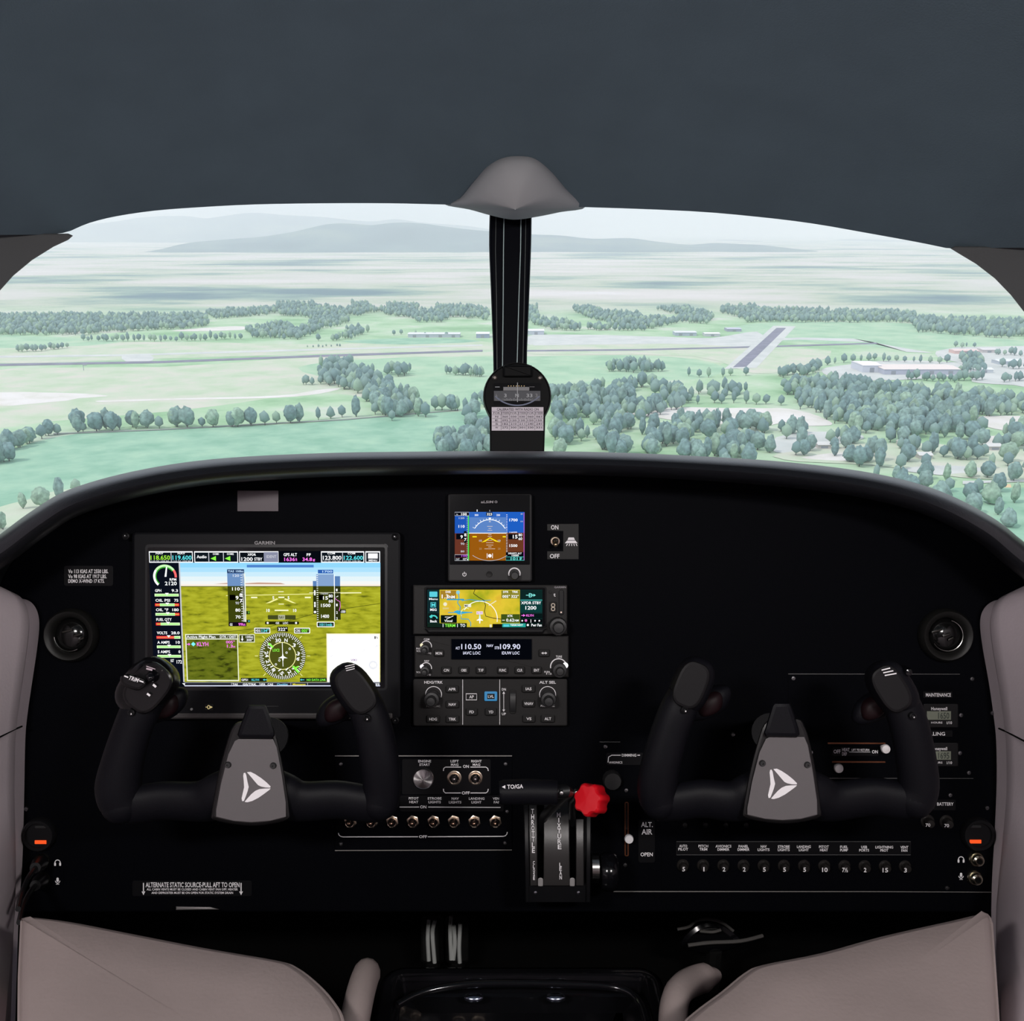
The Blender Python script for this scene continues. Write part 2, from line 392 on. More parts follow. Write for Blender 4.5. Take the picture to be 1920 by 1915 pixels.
# ================================================================ seats, console, footwell
def seat(s, label, back, bol):
    root = thing('cockpit_seat', (s*.32, .6, 0), label, 'seat')
    zt = .585
    P = smooth(back, 4)
    b = B(); rows = []
    def ring(ins, z):
        Q = inset([(p[0], p[1]) for p in P], ins); return [Vector((x, y, z)) for x, y in Q]
    cen = Vector((sum(p[0] for p in P)/len(P), sum(p[1] for p in P)/len(P), zt+.0006))
    for ins, z in ((0, zt-.16), (0, zt-.02), (.0025, zt-.008), (.006, zt-.002), (.010, zt), (.0105, zt+.0003)): rows.append(ring(ins, z))
    last = rows[-1]; rows.append([v.lerp(cen, .5) for v in last]); rows.append([v.lerp(cen, .9999) for v in last])
    b.grid(rows, SEAT, True); b.build('cushion', root, smooth=60)
    b = B(); Q = rows[2]; b.tube3([v+Vector((0, 0, .0005)) for v in Q]+[Q[0]], .0018, SEAT, 6); b.build('piping', root)
    b = B(); b.prism([(0, 0)]*0 or rr(0, 0, 1, 1), SEAT, 0, .01, 0) if False else None
    b = B(); bz = [Vector(v) for v in bol]
    b.tube3(smooth([tuple(v) for v in bz], 5), [.006, .0085, .0105]+[.0145]*(len(smooth([tuple(v) for v in bz], 5))-3), SEAT, 14, flat=.9); b.build('side_bolster', root, smooth=70)
    b = B(); b.box((s*.27-.11, .3, 0), (s*.27+.11, .6, zt-.155), CARP); b.build('base', root)
    return root
def gp(px, py, z=.585):
    d = ray(px, py); t = (z-EZ)/d.z; return (d.x*t, d.y*t)
seat(-1, 'greige leather pilot seat cushion below the left control yoke',
     [gp(34, 1714), gp(60, 1709), gp(130, 1717), gp(230, 1736), gp(380, 1765), gp(520, 1789), gp(560, 1803), gp(600, 1834), gp(630, 1868), gp(648, 1905), gp(655, 2000), gp(640, 2300), gp(400, 2500), gp(100, 2400), gp(30, 2100), gp(28, 1920), gp(29, 1820)],
     [tuple(W(*q)) for q in ((692, 1822, .93), (684, 1835, .90), (672, 1880, .86), (660, 1950, .82), (645, 2100, .75))])
seat(1, 'greige leather copilot seat cushion below the right control yoke',
     [gp(1866, 1722), gp(1850, 1702), gp(1780, 1716), gp(1650, 1745), gp(1540, 1775), gp(1430, 1797), gp(1395, 1812), gp(1350, 1848), gp(1300, 1885), gp(1275, 1915), gp(1262, 2000), gp(1280, 2300), gp(1520, 2500), gp(1820, 2400), gp(1890, 2100), gp(1880, 1920), gp(1873, 1820)],
     [tuple(W(*q)) for q in ((1345, 1830, .98), (1300, 1840, .95), (1268, 1870, .90), (1262, 1950, .86), (1275, 2100, .78))])
GLO = surf('gloss_black', (.004, .004, .005), .12, spec=.5, coat=.3)
con = thing('centre_console', (0, .7, 0), 'glossy black centre console between the two seats', 'console')
b = B(); rows = []
cz = .42; c0 = gp(712, 1800, cz); c1 = gp(1243, 1800, cz)
O = [(x, y) for x, y in rr(c0[0], .25, c1[0], c0[1], .03)]
for ins, z in ((0, 0), (0, .40), (.004, .413), (.014, .42), (.022, .421), (.026, .415), (.028, .40), (.05, .395)): rows.append([Vector((x, y, z)) for x, y in inset(O, ins)])
b.grid(rows, GLO, True); b.add(rows[-1], [list(range(len(O)))], GLO); b.build('body', con, smooth=50)
b = B(); P = [Vector((*gp(x, y, .432), .432)) for x, y in smooth([(745, 1885), (790, 1862), (860, 1848), (950, 1844), (1060, 1846), (1140, 1850), (1180, 1862), (1203, 1888), (1215, 1930)], 4)]
b.tube3(P, .004, GLO, 10); b.build('rim', con, smooth=70)
for x, y in (gp(888, 1868, .42), gp(1042, 1868, .42)):
    b = B(); b.ell((x, y, .418), ((.011, 0, 0), (0, .006, 0), (0, 0, .004)), surf('specular_chrome', (.35, .38, .48), .2, metal=1), 16, 8); b.build('specular_bead', con, smooth=70)  # chrome beads stand in for two specular spots on the gloss
# rudder pedals
RP = surf('pedal_black', (.006, .006, .006), .5)
def rod(b, pts, r, m=None): b.tube3(smooth([tuple(W(*p)) for p in pts], 4), r, m or surf('pale_steel_rod', (.62, .64, .62), .45, metal=.35), 8)
def pedal(cx, cy, label, rods, grp=None):
    root = thing('rudder_pedal', W(cx, cy+45, 1.55), label, 'pedal', grp)
    b = B(D=1.58); b.prism(rr(cx-22, cy-45, cx+22, cy+45, 8), RP, -.02, 0, .004); b.build('pad', root)
    b = B(); q = W(cx, cy+40, 1.59); b.tube3([q, Vector((q.x, q.y, .0))], .012, RP, 8); b.build('arm', root)
    for r in rods:
        b = B(); rod(b, r, .0032); b.build('rod', root)
pedal(811, 1762, 'rudder pedal with two bright steel rods below the switch panel', [[(804, 1724, 1.5), (802, 1760, 1.5), (804, 1802, 1.5)], [(816, 1726, 1.5), (811, 1750, 1.5), (815, 1806, 1.5)]])
pedal(857, 1762, 'rudder pedal with three bright steel rods nearer the throttle quadrant', [[(846, 1718, 1.5), (844, 1745, 1.5), (846, 1800, 1.5)], [(851, 1736, 1.5), (853, 1770, 1.5), (850, 1800, 1.5)], [(863, 1732, 1.5), (861, 1775, 1.5), (862, 1806, 1.5)]])
root = thing('rudder_pedal', W(1335, 1790, 1.45), 'dark copilot rudder pedal with curved shiny edges in the footwell', 'pedal')
b = B(D=1.46); b.prism(smooth([(1275, 1775), (1290, 1745), (1325, 1726), (1360, 1735), (1392, 1762), (1385, 1775), (1330, 1790)], 3, True), GLO, -.03, 0, .01); b.build('pad', root)
b = B(); q = W(1340, 1780, 1.47); b.tube3([q, Vector((q.x, q.y, .0))], .012, RP, 8); b.build('arm', root)
b = B(); RD = surf('polished_edge', (.22, .21, .2), .35, metal=.6)  # metal tubes trace the pad's polished edges
rod(b, [(1270, 1743, 1.44), (1292, 1738, 1.44), (1306, 1727, 1.44), (1330, 1724, 1.44), (1355, 1731, 1.44), (1375, 1746, 1.44)], .0022, RD); b.build('edge', root)
b = B(); rod(b, [(1290, 1773, 1.44), (1330, 1768, 1.44), (1388, 1765, 1.44), (1430, 1755, 1.45)], .0028, RD); b.build('edge', root)
b = B(); rod(b, [(1312, 1746, 1.43), (1335, 1748, 1.43), (1352, 1744, 1.43)], .0022, RD); b.build('edge', root)
# ================================================================ primary flight display
pfd = thing('flight_display', W(499, 1350, 1.15), 'large flight display with a lit green terrain view in front of the pilot', 'flight display')
Z = dict(ox=230, oy=980, k=540/1920)
b = B(**Z); b.prism(rr(62, 62, 1855, 1315, 30), BEZ, 0, .016, .003); b.build('bezel', pfd)
b = B(**Z); b.lay = .0165
b.rect(150, 145, 1765, 1120, surf('inner_bezel', (.006, .0065, .008), .35, spec=.4), r=25); b.up()
b.rect(165, 165, 1748, 1105, GLS, r=12); b.build('screen_surround', pfd)
b = B(**Z); b.lay = .0165; b.text('GARMIN', 878, 124, 1015, 146, surf('grey_logo', (.30, .29, .30), .5)); b.up()
b.arc(1745, 165, 22, -90, 0, 3, surf('bezel_glint', (.06, .06, .07), .4)); b.build('lettering', pfd)
for x, y in ((58, 88), (1828, 94), (1830, 1300)):
    b = B(**Z); b.lathe(x, y, [(24, .012), (24, .0175), (16, .0185), (8, .0172), (.1, .0172)], BLK2, 16)
    b.lathe(x-3, y-2, [(7, .0165), (5, .0192), (.1, .0194)], SCR, 8)
    b.build('screw', pfd)
b = B(**Z); b.lathe(490, 1226, [(9, .015), (8, .0175), (.1, .018)], surf('sensor_grey', (.3, .3, .3), .5), 12); b.build('light_sensor', pfd)
b = B(**Z); b.prism(rr(545, 1208, 605, 1255, 8), BTN, .015, .0175, .0005); b.lay = .0177
AMB = E('#d8c48a', .9)
b.line([(553, 1231), (564, 1231)], 4, AMB); b.frame(566, 1220, 580, 1243, 4, AMB, r=7); b.poly([(584, 1223), (600, 1231), (584, 1240)], AMB); b.build('direct_key', pfd)
b = B(**Z); b.lay = .017; b.rect(960, 1224, 1040, 1227, surf('card_slot', (.03, .03, .03), .5)); b.build('card_slot', pfd)
b = B(**Z); b.prism(rr(100, 1270, 1800, 1310, 10), surf('bezel_lip', (.05, .045, .045), .45), .012, .0185, .002); b.build('lower_lip', pfd)
def warp(px, py): return (px+(713-px)/435*.045*max(0, py-1033), py)
ZW = dict(ZZ for ZZ in Z.items()); ZW['warp'] = warp
WH = E('#fbfdff', 1.15); WD = E('#c9ccd4', 1); BK = E('#070a12', 1); GN = E('#8dff4a', 1.1); CYN = E('#5fe0e8', 1.1); MG = E('#ff7af0', 1.1); RD_ = E('#ff3b3b', 1.1); YL = E('#f2f0a0', 1.1)
L0 = .0168
def scr(): 
    q = B(**ZW); q.lay = L0; return q
ter = Enoise('drawn_grassland', [(.28, '#5c6114'), (.38, '#8f931f'), (.50, '#a9ab27'), (.75, '#bfc238')], (60, 1, 230), 1.0, 4)
b = scr(); b.rect(172, 190, 1718, 1095, BK); b.up()
b.rect(378, 425, 1718, 1064, ter)
for i, (y0, y1, c) in enumerate(((268, 300, '#8fd3f5'), (300, 330, '#a9dcf6'), (330, 360, '#c6e6f5'), (360, 392, '#dfeef2'), (392, 412, '#eef0ee'), (412, 425, '#f4eade'))): b.rect(378, y0, 1718, y1, E(c, 1.08))
b.up(); b.rect(825, 282, 1272, 300, E('#4f86cf')); b.poly([(600, 410), (700, 402), (800, 406), (900, 400), (1050, 403), (1080, 412)], E('#c9a08a'))
b.rect(378, 424, 1718, 430, E('#6d7324')); b.line([(680, 488), (1590, 470)], 4, YL)
DK2 = E('#5d6316')
for p in (((620, 735), (950, 700), (1300, 600), (1716, 540)), ((380, 860), (700, 790), (880, 720))): b.line(p, 4, DK2)
b.build('terrain_view', pfd)
b = scr(); b.up(.0004)   # status bars
for x0, x1, bg in ((174, 466, '#101820'), (476, 768, '#101820'), (776, 1038, '#0c1118'), (1322, 1610, '#101820'), (1618, 1716, '#20242c')): b.rect(x0, 192, x1, 268, WH); b.up(.00005); b.rect(x0+5, 200, x1-5, 262, E(bg)); b.up(.00005)
b.up(); b.rect(319, 197, 324, 265, WD); b.rect(570, 197, 575, 265, WD); b.rect(668, 197, 673, 265, WD); b.rect(1463, 197, 1468, 265, WD); b.rect(940, 197, 1036, 264, E('#8b8fa6')); b.up()
b.text('118.650', 184, 220, 314, 248, E('#9fe83c', 1.1)); b.text('119.600', 330, 220, 458, 248, CYN)
for x in (220, 366, 1365, 1500): b.text('NAV' if x < 1300 else 'COM', x, 200, x+50, 212, WH); b.text('110.50 109.90', x-34, 253, x+86, 264, WD)
b.text('Audio', 492, 218, 558, 238, WH); b.poly([(584, 240), (620, 224), (620, 256)], GN); b.poly([(680, 240), (716, 224), (716, 256)], GN); b.text('COM1', 600, 204, 640, 216, WH); b.text('COM2', 694, 204, 740, 216, WH)
b.text('XPDR', 832, 206, 888, 222, WH); b.text('1200', 790, 232, 866, 256, WH); b.text('STBY', 876, 234, 930, 254, WH); b.text('IDENT', 958, 218, 1024, 236, WD)
b.text('GPS ALT', 1072, 204, 1162, 224, WH); b.text('1636', 1076, 234, 1148, 257, MG); b.text('ft', 1152, 236, 1162, 256, MG); b.text('FF', 1226, 206, 1254, 224, WH); b.text('34.8', 1198, 234, 1262, 257, MG); b.text('g', 1266, 238, 1282, 254, MG)
b.text('123.800', 1334, 222, 1458, 248, WH); b.text('122.600', 1474, 222, 1602, 248, CYN); b.rect(1636, 206, 1700, 240, WH); b.text('MENU', 1640, 246, 1696, 258, WH)
b.build('status_bar', pfd)
b = scr(); b.up(.0004)   # engine strip
b.rect(174, 270, 370, 1064, E('#0b0f1c')); b.rect(370, 268, 379, 1064, WD); b.up()
b.arc(275, 360, 72, 130, 215, 15, WH); b.arc(275, 360, 72, 215, 325, 15, E('#c4f5b4', 1.1)); b.arc(275, 360, 72, 325, 365, 15, E('#ff6b6b', 1.1)); b.arc(275, 360, 60, 130, 325, 5, E('#3fbf2f')); b.up()
b.poly([(272, 362), (285, 362), (292, 296), (284, 296)], WH); b.text('RPM', 305, 372, 350, 388, WH); b.text('2120', 272, 394, 352, 418, WH)
for y, l, v, red in ((455, 'GPH', '9.3', 0), (520, 'OIL PSI', '75', 3), (583, 'OIL °F', '180', 2), (648, 'FUEL QTY', '', 1), (737, 'VOLTS', '28.0', 4), (800, 'A AMPS', '10', 0), (863, 'S AMPS', '0', 0)):
    b.text(l, 204, y-10, 204+(14*len(l) if len(l) < 8 else 104), y+8, WH)
    if v: b.text(v, 360-15*len(v), y-10, 358, y+8, WH)
    yb = y+29; b.rect(200, yb-9, 362, yb+9, E('#d9f7c0', 1.15)); b.up(.00004); b.rect(206, yb-2, 356, yb+3, E('#6fe04a', 1.1))
    if red & 1: b.rect(200, yb-9, 232, yb+9, RD_)
    if red & 2: b.rect(332, yb-9, 362, yb+9, RD_)
    if red & 4: b.rect(200, yb-9, 320, yb+9, E('#f2454a', 1.1))
    b.up(.00004); b.poly([(270, yb-14), (296, yb-14), (283, yb+2)], WH)
b.text('172', 330, 918, 366, 940, WH); b.text('EGT', 290, 912, 312, 930, WH); b.build('engine_strip', pfd)
b = scr(); b.up(.0004)   # airspeed
b.rect(692, 312, 806, 338, E('#1c3560')); b.rect(692, 338, 806, 424, E('#6f93c4')); b.rect(692, 424, 806, 665, E('#3c430f')); b.rect(692, 665, 812, 692, E('#14081a')); b.rect(792, 340, 812, 662, E('#f2f6e8', 1.1)); b.up()
b.rect(704, 482, 742, 518, E('#000000')); b.rect(768, 468, 792, 535, E('#111410')); b.rect(812, 590, 838, 612, E('#2d3a12')); b.rect(812, 648, 838, 668, E('#2d3a12')); b.up()
b.text('TAS 100kt', 698, 318, 802, 332, E('#bfe0ff', 1.1)); b.text('120', 730, 346, 772, 362, E('#dfe8f5')); b.text('110', 722, 432, 774, 453, WH); b.text('9', 744, 490, 764, 514, WH); b.text('8', 770, 472, 790, 496, WH); b.text('7', 770, 510, 790, 534, WH)
b.text('90', 742, 528, 766, 546, WD); b.text('80', 740, 574, 774, 594, WH); b.text('70', 740, 620, 774, 640, WH); b.text('GS', 700, 672, 718, 688, WH); b.text('99kt', 758, 670, 806, 688, MG); b.text('Y', 824, 594, 836, 608, GN); b.text('X', 824, 652, 836, 664, CYN)
for y in range(350, 660, 16): b.rect(780, y, 792, y+3, WH)
b.build('airspeed_tape', pfd)
b = scr(); b.up(.0004)   # altitude
b.rect(1300, 315, 1402, 340, E('#2f62b4')); b.rect(1288, 345, 1406, 424, E('#86a5d0')); b.rect(1288, 424, 1406, 655, E('#41470f')); b.rect(1265, 390, 1288, 424, E('#5d84ba')); b.rect(1265, 424, 1288, 612, E('#2c3212')); b.rect(1408, 358, 1448, 424, E('#5d84ba')); b.rect(1408, 424, 1450, 648, E('#2c3212')); b.rect(1288, 662, 1408, 698, WH, r=5); b.up()
b.rect(1293, 667, 1403, 693, E('#2b3428'), r=4); b.rect(1304, 482, 1334, 518, E('#000000')); b.rect(1372, 470, 1400, 535, E('#141810')); b.rect(1408, 345, 1412, 655, WH); b.rect(1446, 580, 1486, 606, E('#20240f')); b.up()
b.text('1700', 1330, 320, 1396, 334, E('#bfe0ff', 1.1)); b.text('1600', 1318, 468, 1366, 480, WD); b.text('15', 1332, 492, 1366, 514, WH); b.text('80', 1370, 480, 1398, 500, WH); b.text('60', 1370, 514, 1398, 534, WH); b.text('1500', 1318, 542, 1382, 563, WH); b.text('1400', 1318, 614, 1372, 636, WH)
b.text('1011mb', 1308, 672, 1392, 690, CYN); b.text('-500', 1450, 586, 1482, 602, WH); b.line([(1412, 505), (1430, 520), (1446, 528), (1448, 560), (1440, 590)], 3, MG); b.poly([(1414, 500), (1434, 488), (1434, 494)], WH)
for y in range(352, 652, 14): b.rect(1290, y, 1300, y+4, WH)
for y, t in ((450, '1'), (550, '1'), (600, '2'), (640, '2')): b.text(t, 1420, y-8, 1430, y+8, WH)
for y in (452, 470, 530, 548): b.rect(1272, y, 1282, y+16, WH)
b.disc(1277, 597, 8, WH); b.build('altitude_tape', pfd)
b = scr(); b.up(.0004)   # attitude marks
for x0, x1, y, w in ((1032, 1068, 461, 5), (1032, 1068, 544, 5), (1005, 1098, 586, 9), (848, 890, 500, 9), (1210, 1250, 500, 9), (1032, 1072, 499, 9), (1240, 1590, 468, 4)): b.rect(x0, y-w/2, x1, y+w/2, E('#f4f4c8', 1.1))
for pts in (((945, 540), (1022, 505), (1030, 512), (975, 536)), ((1152, 540), (1078, 505), (1070, 512), (1125, 536))): b.poly(pts, YL)
for x, t in ((950, '10'), (1130, '10')): b.text(t, x, 576, x+22, 596, WH)
b.text('5', 992, 492, 1004, 512, WH); b.text('5', 1094, 492, 1106, 512, WH)
b.rect(958, 618, 1146, 646, E('#454a20'), r=4); b.rect(938, 660, 1168, 680, E('#23240c'), r=5); b.up(); b.rect(1028, 616, 1074, 648, E('#b9bb9a')); b.up(); b.text('NAV', 1034, 622, 1068, 642, BK)
b.disc(956, 670, 7, WH); b.disc(1148, 670, 7, WH); b.text('GS', 1010, 664, 1034, 677, WH); b.text('LOC', 1060, 664, 1094, 677, WH)
b.build('attitude_marks', pfd)
b = scr(); b.up(.0003)   # heading dial
b.disc(1052, 890, 158, E('#4d521a'), n=48); b.up()
cx, cy = 1052, 890
for i in range(72):
    a = math.radians(i*5+2); r0 = 136 if i % 2 else 128; ca, sa = math.cos(a), math.sin(a)
    b.line([(cx+r0*ca, cy+r0*sa), (cx+156*ca, cy+156*sa)], 4, WH)
for a, t in ((-105, '30'), (-76, 'N'), (-42, '3'), (-68, '33'), (-8, '3'), (10, '6'), (48, '9'), (68, '12'), (96, '15'), (128, '18'), (156, '21'), (186, '24'), (216, '27')):
    if t in ('33',): continue
    x, y = cx+108*math.cos(math.radians(a)), cy+108*math.sin(math.radians(a)); w = 9*len(t); b.text(t, x-w-2, y-12, x+w+2, y+12, WH, rot=(a+90)*.3)
b.arc(cx, cy, 90, 0, 360, 5, YL, n=40); b.up()
b.line([(1052, 800), (1054, 960)], 4, WH); b.line([(958, 806), (990, 832)], 12, GN); b.line([(1122, 958), (1160, 1000)], 14, GN); b.line([(1128, 975), (1160, 960)], 10, GN)
b.poly([(1054, 868), (1060, 892), (1086, 905), (1060, 905), (1058, 920), (1050, 920), (1048, 905), (1022, 905), (1048, 892)], WH); b.text('LOC2', 986, 842, 1032, 860, GN)
for x, y in ((1102, 842), (1080, 868), (1030, 920), (1006, 946)): b.arc(x, y, 6, 0, 360, 3, WH, n=10)
for a in (-135, -45, 0, 180, 45, 135): ca, sa = math.cos(math.radians(a)), math.sin(math.radians(a)); b.line([(cx+166*ca, cy+166*sa), (cx+188*ca, cy+188*sa)], 4, YL)
b.rect(1020, 695, 1092, 728, E('#10120a'), r=4); b.rect(864, 702, 972, 740, WH, r=6); b.rect(1134, 702, 1242, 740, WH, r=6); b.up(.00006)
b.rect(869, 707, 967, 735, E('#39401c'), r=4); b.rect(1139, 707, 1237, 735, E('#39401c'), r=4); b.up()
b.text('322°', 1026, 702, 1086, 722, WH); b.text('HDG', 874, 713, 906, 729, WH); b.text('134°', 914, 711, 962, 731, CYN); b.text('CRS', 1144, 713, 1176, 729, WH); b.text('005°', 1184, 711, 1232, 731, GN)
b.build('heading_dial', pfd)
b = scr(); b.up(.0003)   # flight plan inset
b.rect(395, 744, 752, 1058, E('#f0f4d8', 1.05)); b.up(.00006); b.rect(402, 780, 746, 1050, Enoise('drawn_grassland_dim', [(.35, '#353b0e'), (.45, '#5f6a18'), (.7, '#747c22')], (70, 1, 200), 1.0, 3)); b.rect(402, 750, 746, 774, E('#4a5030')); b.up()
b.text('Active Flight Plan', 404, 754, 600, 770, WH); b.text('DTK / DIST', 630, 754, 740, 770, WH); b.text('KLYH', 472, 798, 550, 824, MG); b.text('005°', 670, 788, 730, 806, MG); b.text('1.3', 676, 814, 716, 834, MG); b.text('nm', 718, 820, 732, 834, MG)
b.poly([(448, 796), (464, 811), (448, 826), (432, 811)], E('#7ff0f0', 1.1)); b.line([(404, 812), (420, 812)], 6, MG); b.poly([(416, 802), (428, 812), (416, 822)], MG)
b.rect(758, 746, 866, 800, E('#e8ecd0')); b.up(.00006); b.rect(763, 751, 861, 795, E('#3b401a')); b.up(); b.poly([(772, 776), (790, 776), (781, 792)], WH); b.rect(778, 756, 784, 778, WH); b.text('105kt', 806, 756, 856, 770, WH); b.text('300°', 810, 776, 854, 790, WH)
b.build('flight_plan_inset', pfd)
b = scr(); b.up(.0003); MAPW = E('#fffefb', 1.25)
b.rect(1352, 740, 1716, 1090, E('#f4e9c0', 1.1)); b.up(.00006); b.rect(1358, 746, 1710, 1090, MAPW); b.up()
b.text('VIKI', 1516, 910, 1558, 924, E('#8a62a8')); b.disc(1540, 948, 9, E('#8fbde8')); b.arc(1668, 950, 26, 0, 360, 3, E('#b9c0d8'), n=20); b.arc(1668, 950, 20, 30, 330, 2, E('#8890b0'), n=20)
for x, y in ((1380, 785), (1680, 825), (1595, 852), (1694, 822), (1380, 890)): b.text('o7', x, y-6, x+16, y+8, E('#cfd2e0'))
b.text('1', 1678, 758, 1686, 776, BK); b.text('N', 1690, 758, 1700, 776, BK); b.build('map_inset', pfd)
b = scr(); b.up(.0007)   # bottom
b.rect(378, 1064, 1716, 1096, E('#23242e')); b.rect(764, 1036, 940, 1062, E('#182218')); b.rect(1168, 1036, 1352, 1062, E('#182218')); b.up(.00006); b.rect(378, 1066, 1716, 1070, E('#8d92a0')); b.rect(378, 1086, 1716, 1092, E('#e8ecff')); b.poly([(362, 1072), (382, 1072), (378, 1088)], WH); b.up()
b.text('GPS1', 768, 1042, 812, 1056, WH); b.text('KLYH', 838, 1042, 888, 1056, CYN); b.text('NO DATA LINK', 1214, 1042, 1346, 1056, GN)
for x, y in ((930, 1049), (1184, 1049)): b.line([(x-14, y), (x+14, y)], 4, CYN); b.poly([(x-14, y), (x-4, y-7), (x-4, y+7)], CYN)
for x0, x1, t, c in ((706, 742, 'TAS', WH), (776, 870, 'GS/TRK', WH), (896, 930, 'XPDR', WH), (946, 984, 'CAS', WH), (1010, 1084, 'Checklist', E('#8fd3f5')), (1118, 1206, 'Messages', E('#f2e64a')), (1684, 1712, '99', WH)): b.text(t, x0, 1073, x1, 1085, c)
for x in (698, 890, 1104, 1218): b.rect(x, 1068, x+3, 1090, WD)
b.build('softkey_bar', pfd)
# ================================================================ standby display
Y = dict(ox=770, oy=900, k=340/1356)
sby = thing('standby_display', W(918, 1090, 1.15), 'small square standby attitude display at the top of the radio stack', 'standby display')
b = B(**Y); b.prism(rr(278, 105, 908, 762, 18), surf('standby_case', (.016, .0155, .0165), .5, spec=.3), 0, .014, .002); b.build('case', sby)
b = B(**Y); b.lay = .0143; b.rect(292, 112, 892, 635, GLS, r=8); b.build('glass', sby)
b = B(**Y); b.lay = .0146; G2 = surf('grey_logo2', (.28, .26, .28), .5)
b.text('aLSiM', 526, 156, 618, 174, G2, shear=.15); b.frame(630, 158, 646, 172, 4, G2, r=6)
b.arc(402, 707, 13, -55, 235, 5, WHT); b.rect(399, 688, 405, 706, WHT); b.build('lettering', sby)
b = B(**Y); b.lay = .0148
b.rect(330, 240, 440, 400, E('#1f57b8')); b.rect(440, 280, 712, 396, E('#5d86c8')); b.rect(440, 240, 712, 280, E('#2f66c2')); b.rect(712, 240, 852, 396, E('#1f5fc4')); b.rect(330, 400, 430, 606, E('#6b3628')); b.rect(440, 396, 712, 604, E('#9a5a10')); b.rect(712, 396, 852, 540, E('#6b3a24')); b.up()
b.rect(330, 242, 436, 268, BK); b.rect(340, 402, 400, 445, BK); b.rect(398, 384, 420, 470, BK); b.rect(330, 558, 436, 580, E('#150a1a')); b.rect(330, 582, 436, 606, BK); b.rect(565, 242, 612, 270, BK); b.rect(730, 405, 836, 445, BK); b.rect(712, 540, 850, 575, BK); b.rect(712, 576, 850, 604, E('#0f2a2a')); b.rect(435, 396, 715, 401, WH)
b.poly([(730, 424), (745, 405), (745, 444)], BK); b.up()
b.rect(428, 270, 436, 600, E('#49e049', 1.1)); b.rect(845, 245, 850, 600, E('#c060c8')); b.frame(330, 242, 436, 268, 3, WD); b.frame(330, 560, 436, 604, 3, WD); b.frame(712, 576, 850, 602, 3, E('#4fd0c8'))
b.text('100', 378, 248, 420, 265, WH); b.text('kt', 342, 252, 354, 263, WD); b.text('120', 360, 280, 402, 292, WD); b.text('110', 358, 338, 404, 358, WH); b.text('9', 372, 414, 390, 438, WH); b.text('8', 400, 400, 416, 422, WH); b.text('7', 400, 436, 416, 458, WH); b.text('90', 374, 470, 402, 486, WD); b.text('80', 374, 528, 402, 542, WD)
b.text('100', 380, 560, 424, 576, E('#b85ae0', 1.1)); b.text('OAT', 338, 586, 366, 600, WD); b.text('12°c', 392, 586, 430, 600, WH)
b.text('323', 570, 248, 608, 266, WH); b.text('300', 478, 257, 506, 270, WH); b.text('330', 642, 257, 668, 270, WH); b.rect(494, 222, 500, 238, WH); b.rect(590, 224, 593, 238, WD)
b.text('1700', 738, 290, 800, 310, WH); b.text('15', 764, 412, 800, 438, WH); b.text('80', 806, 402, 834, 422, WH); b.text('60', 806, 430, 834, 450, WH); b.text('1500', 738, 482, 798, 502, WH); b.text('1600', 740, 388, 796, 396, WH)
b.text('DENSITY ALT', 730, 544, 830, 556, WH); b.text('1600', 756, 558, 808, 572, WH); b.text('1011', 748, 580, 822, 600, E('#6fe0d8', 1.1)); b.text('F', 824, 580, 832, 598, E('#6fe0d8', 1.1)); b.text('20', 822, 250, 838, 260, WD); b.text('10', 822, 306, 838, 316, WD)
b.arc(592, 428, 130, -150, -30, 5, WH); b.poly([(580, 284), (604, 284), (592, 300)], WH); b.poly([(583, 316), (601, 316), (592, 303)], WD)
for r in range(13):
    a = math.radians(-150+r*10); b.line([(592+130*math.cos(a), 428+130*math.sin(a)), (592+(142 if r % 3 else 148)*math.cos(a), 428+(142 if r % 3 else 148)*math.sin(a))], 3, WH)
for y, w in ((348, 20), (364, 10), (378, 18), (410, 12), (424, 16), (452, 18), (470, 28), (488, 26), (502, 12), (516, 40)): b.rect(592-w, y-1.5, 592+w, y+1.5, E('#e8d8c8'))
for x, t in ((512, '10'), (652, '10')): b.text(t, x, 448, x+20, 462, WD); b.text('20', x, 508, x+20, 522, E('#b08a60'))
YY = E('#f5e020', 1.1); b.rect(462, 421, 494, 430, YY); b.rect(688, 421, 712, 430, YY); b.poly([(592, 430), (528, 468), (560, 462), (592, 438)], YY); b.poly([(592, 430), (672, 468), (636, 462), (592, 438)], YY)
b.disc(592, 568, 13, WH); b.rect(570, 550, 574, 586, WH); b.rect(610, 550, 614, 586, WH); b.arc(592, 380, 225, 55, 125, 3, WD)
for i in range(24): b.rect(418, 272+i*14, 428, 275+i*14, WD); b.rect(714, 260+i*12, 724, 263+i*12, WH)
b.build('attitude_screen', sby)
b = B(**Y); b.lathe(778, 706, [(34, .013), (34, .020), (30, .026), (24, .027), (.1, .027)], KNB, 28); b.build('knob', sby)
b = B(**Y); b.lay = .0148; b.arc(776, 702, 42, -200, 20, 9, WHT); b.build('knob_ring', sby, label='white arc around the knob')
b = B(**Y); b.lathe(590, 700, [(22, .013), (20, .0165), (6, .016), (.1, .016)], BTN, 16); b.build('card_port', sby)
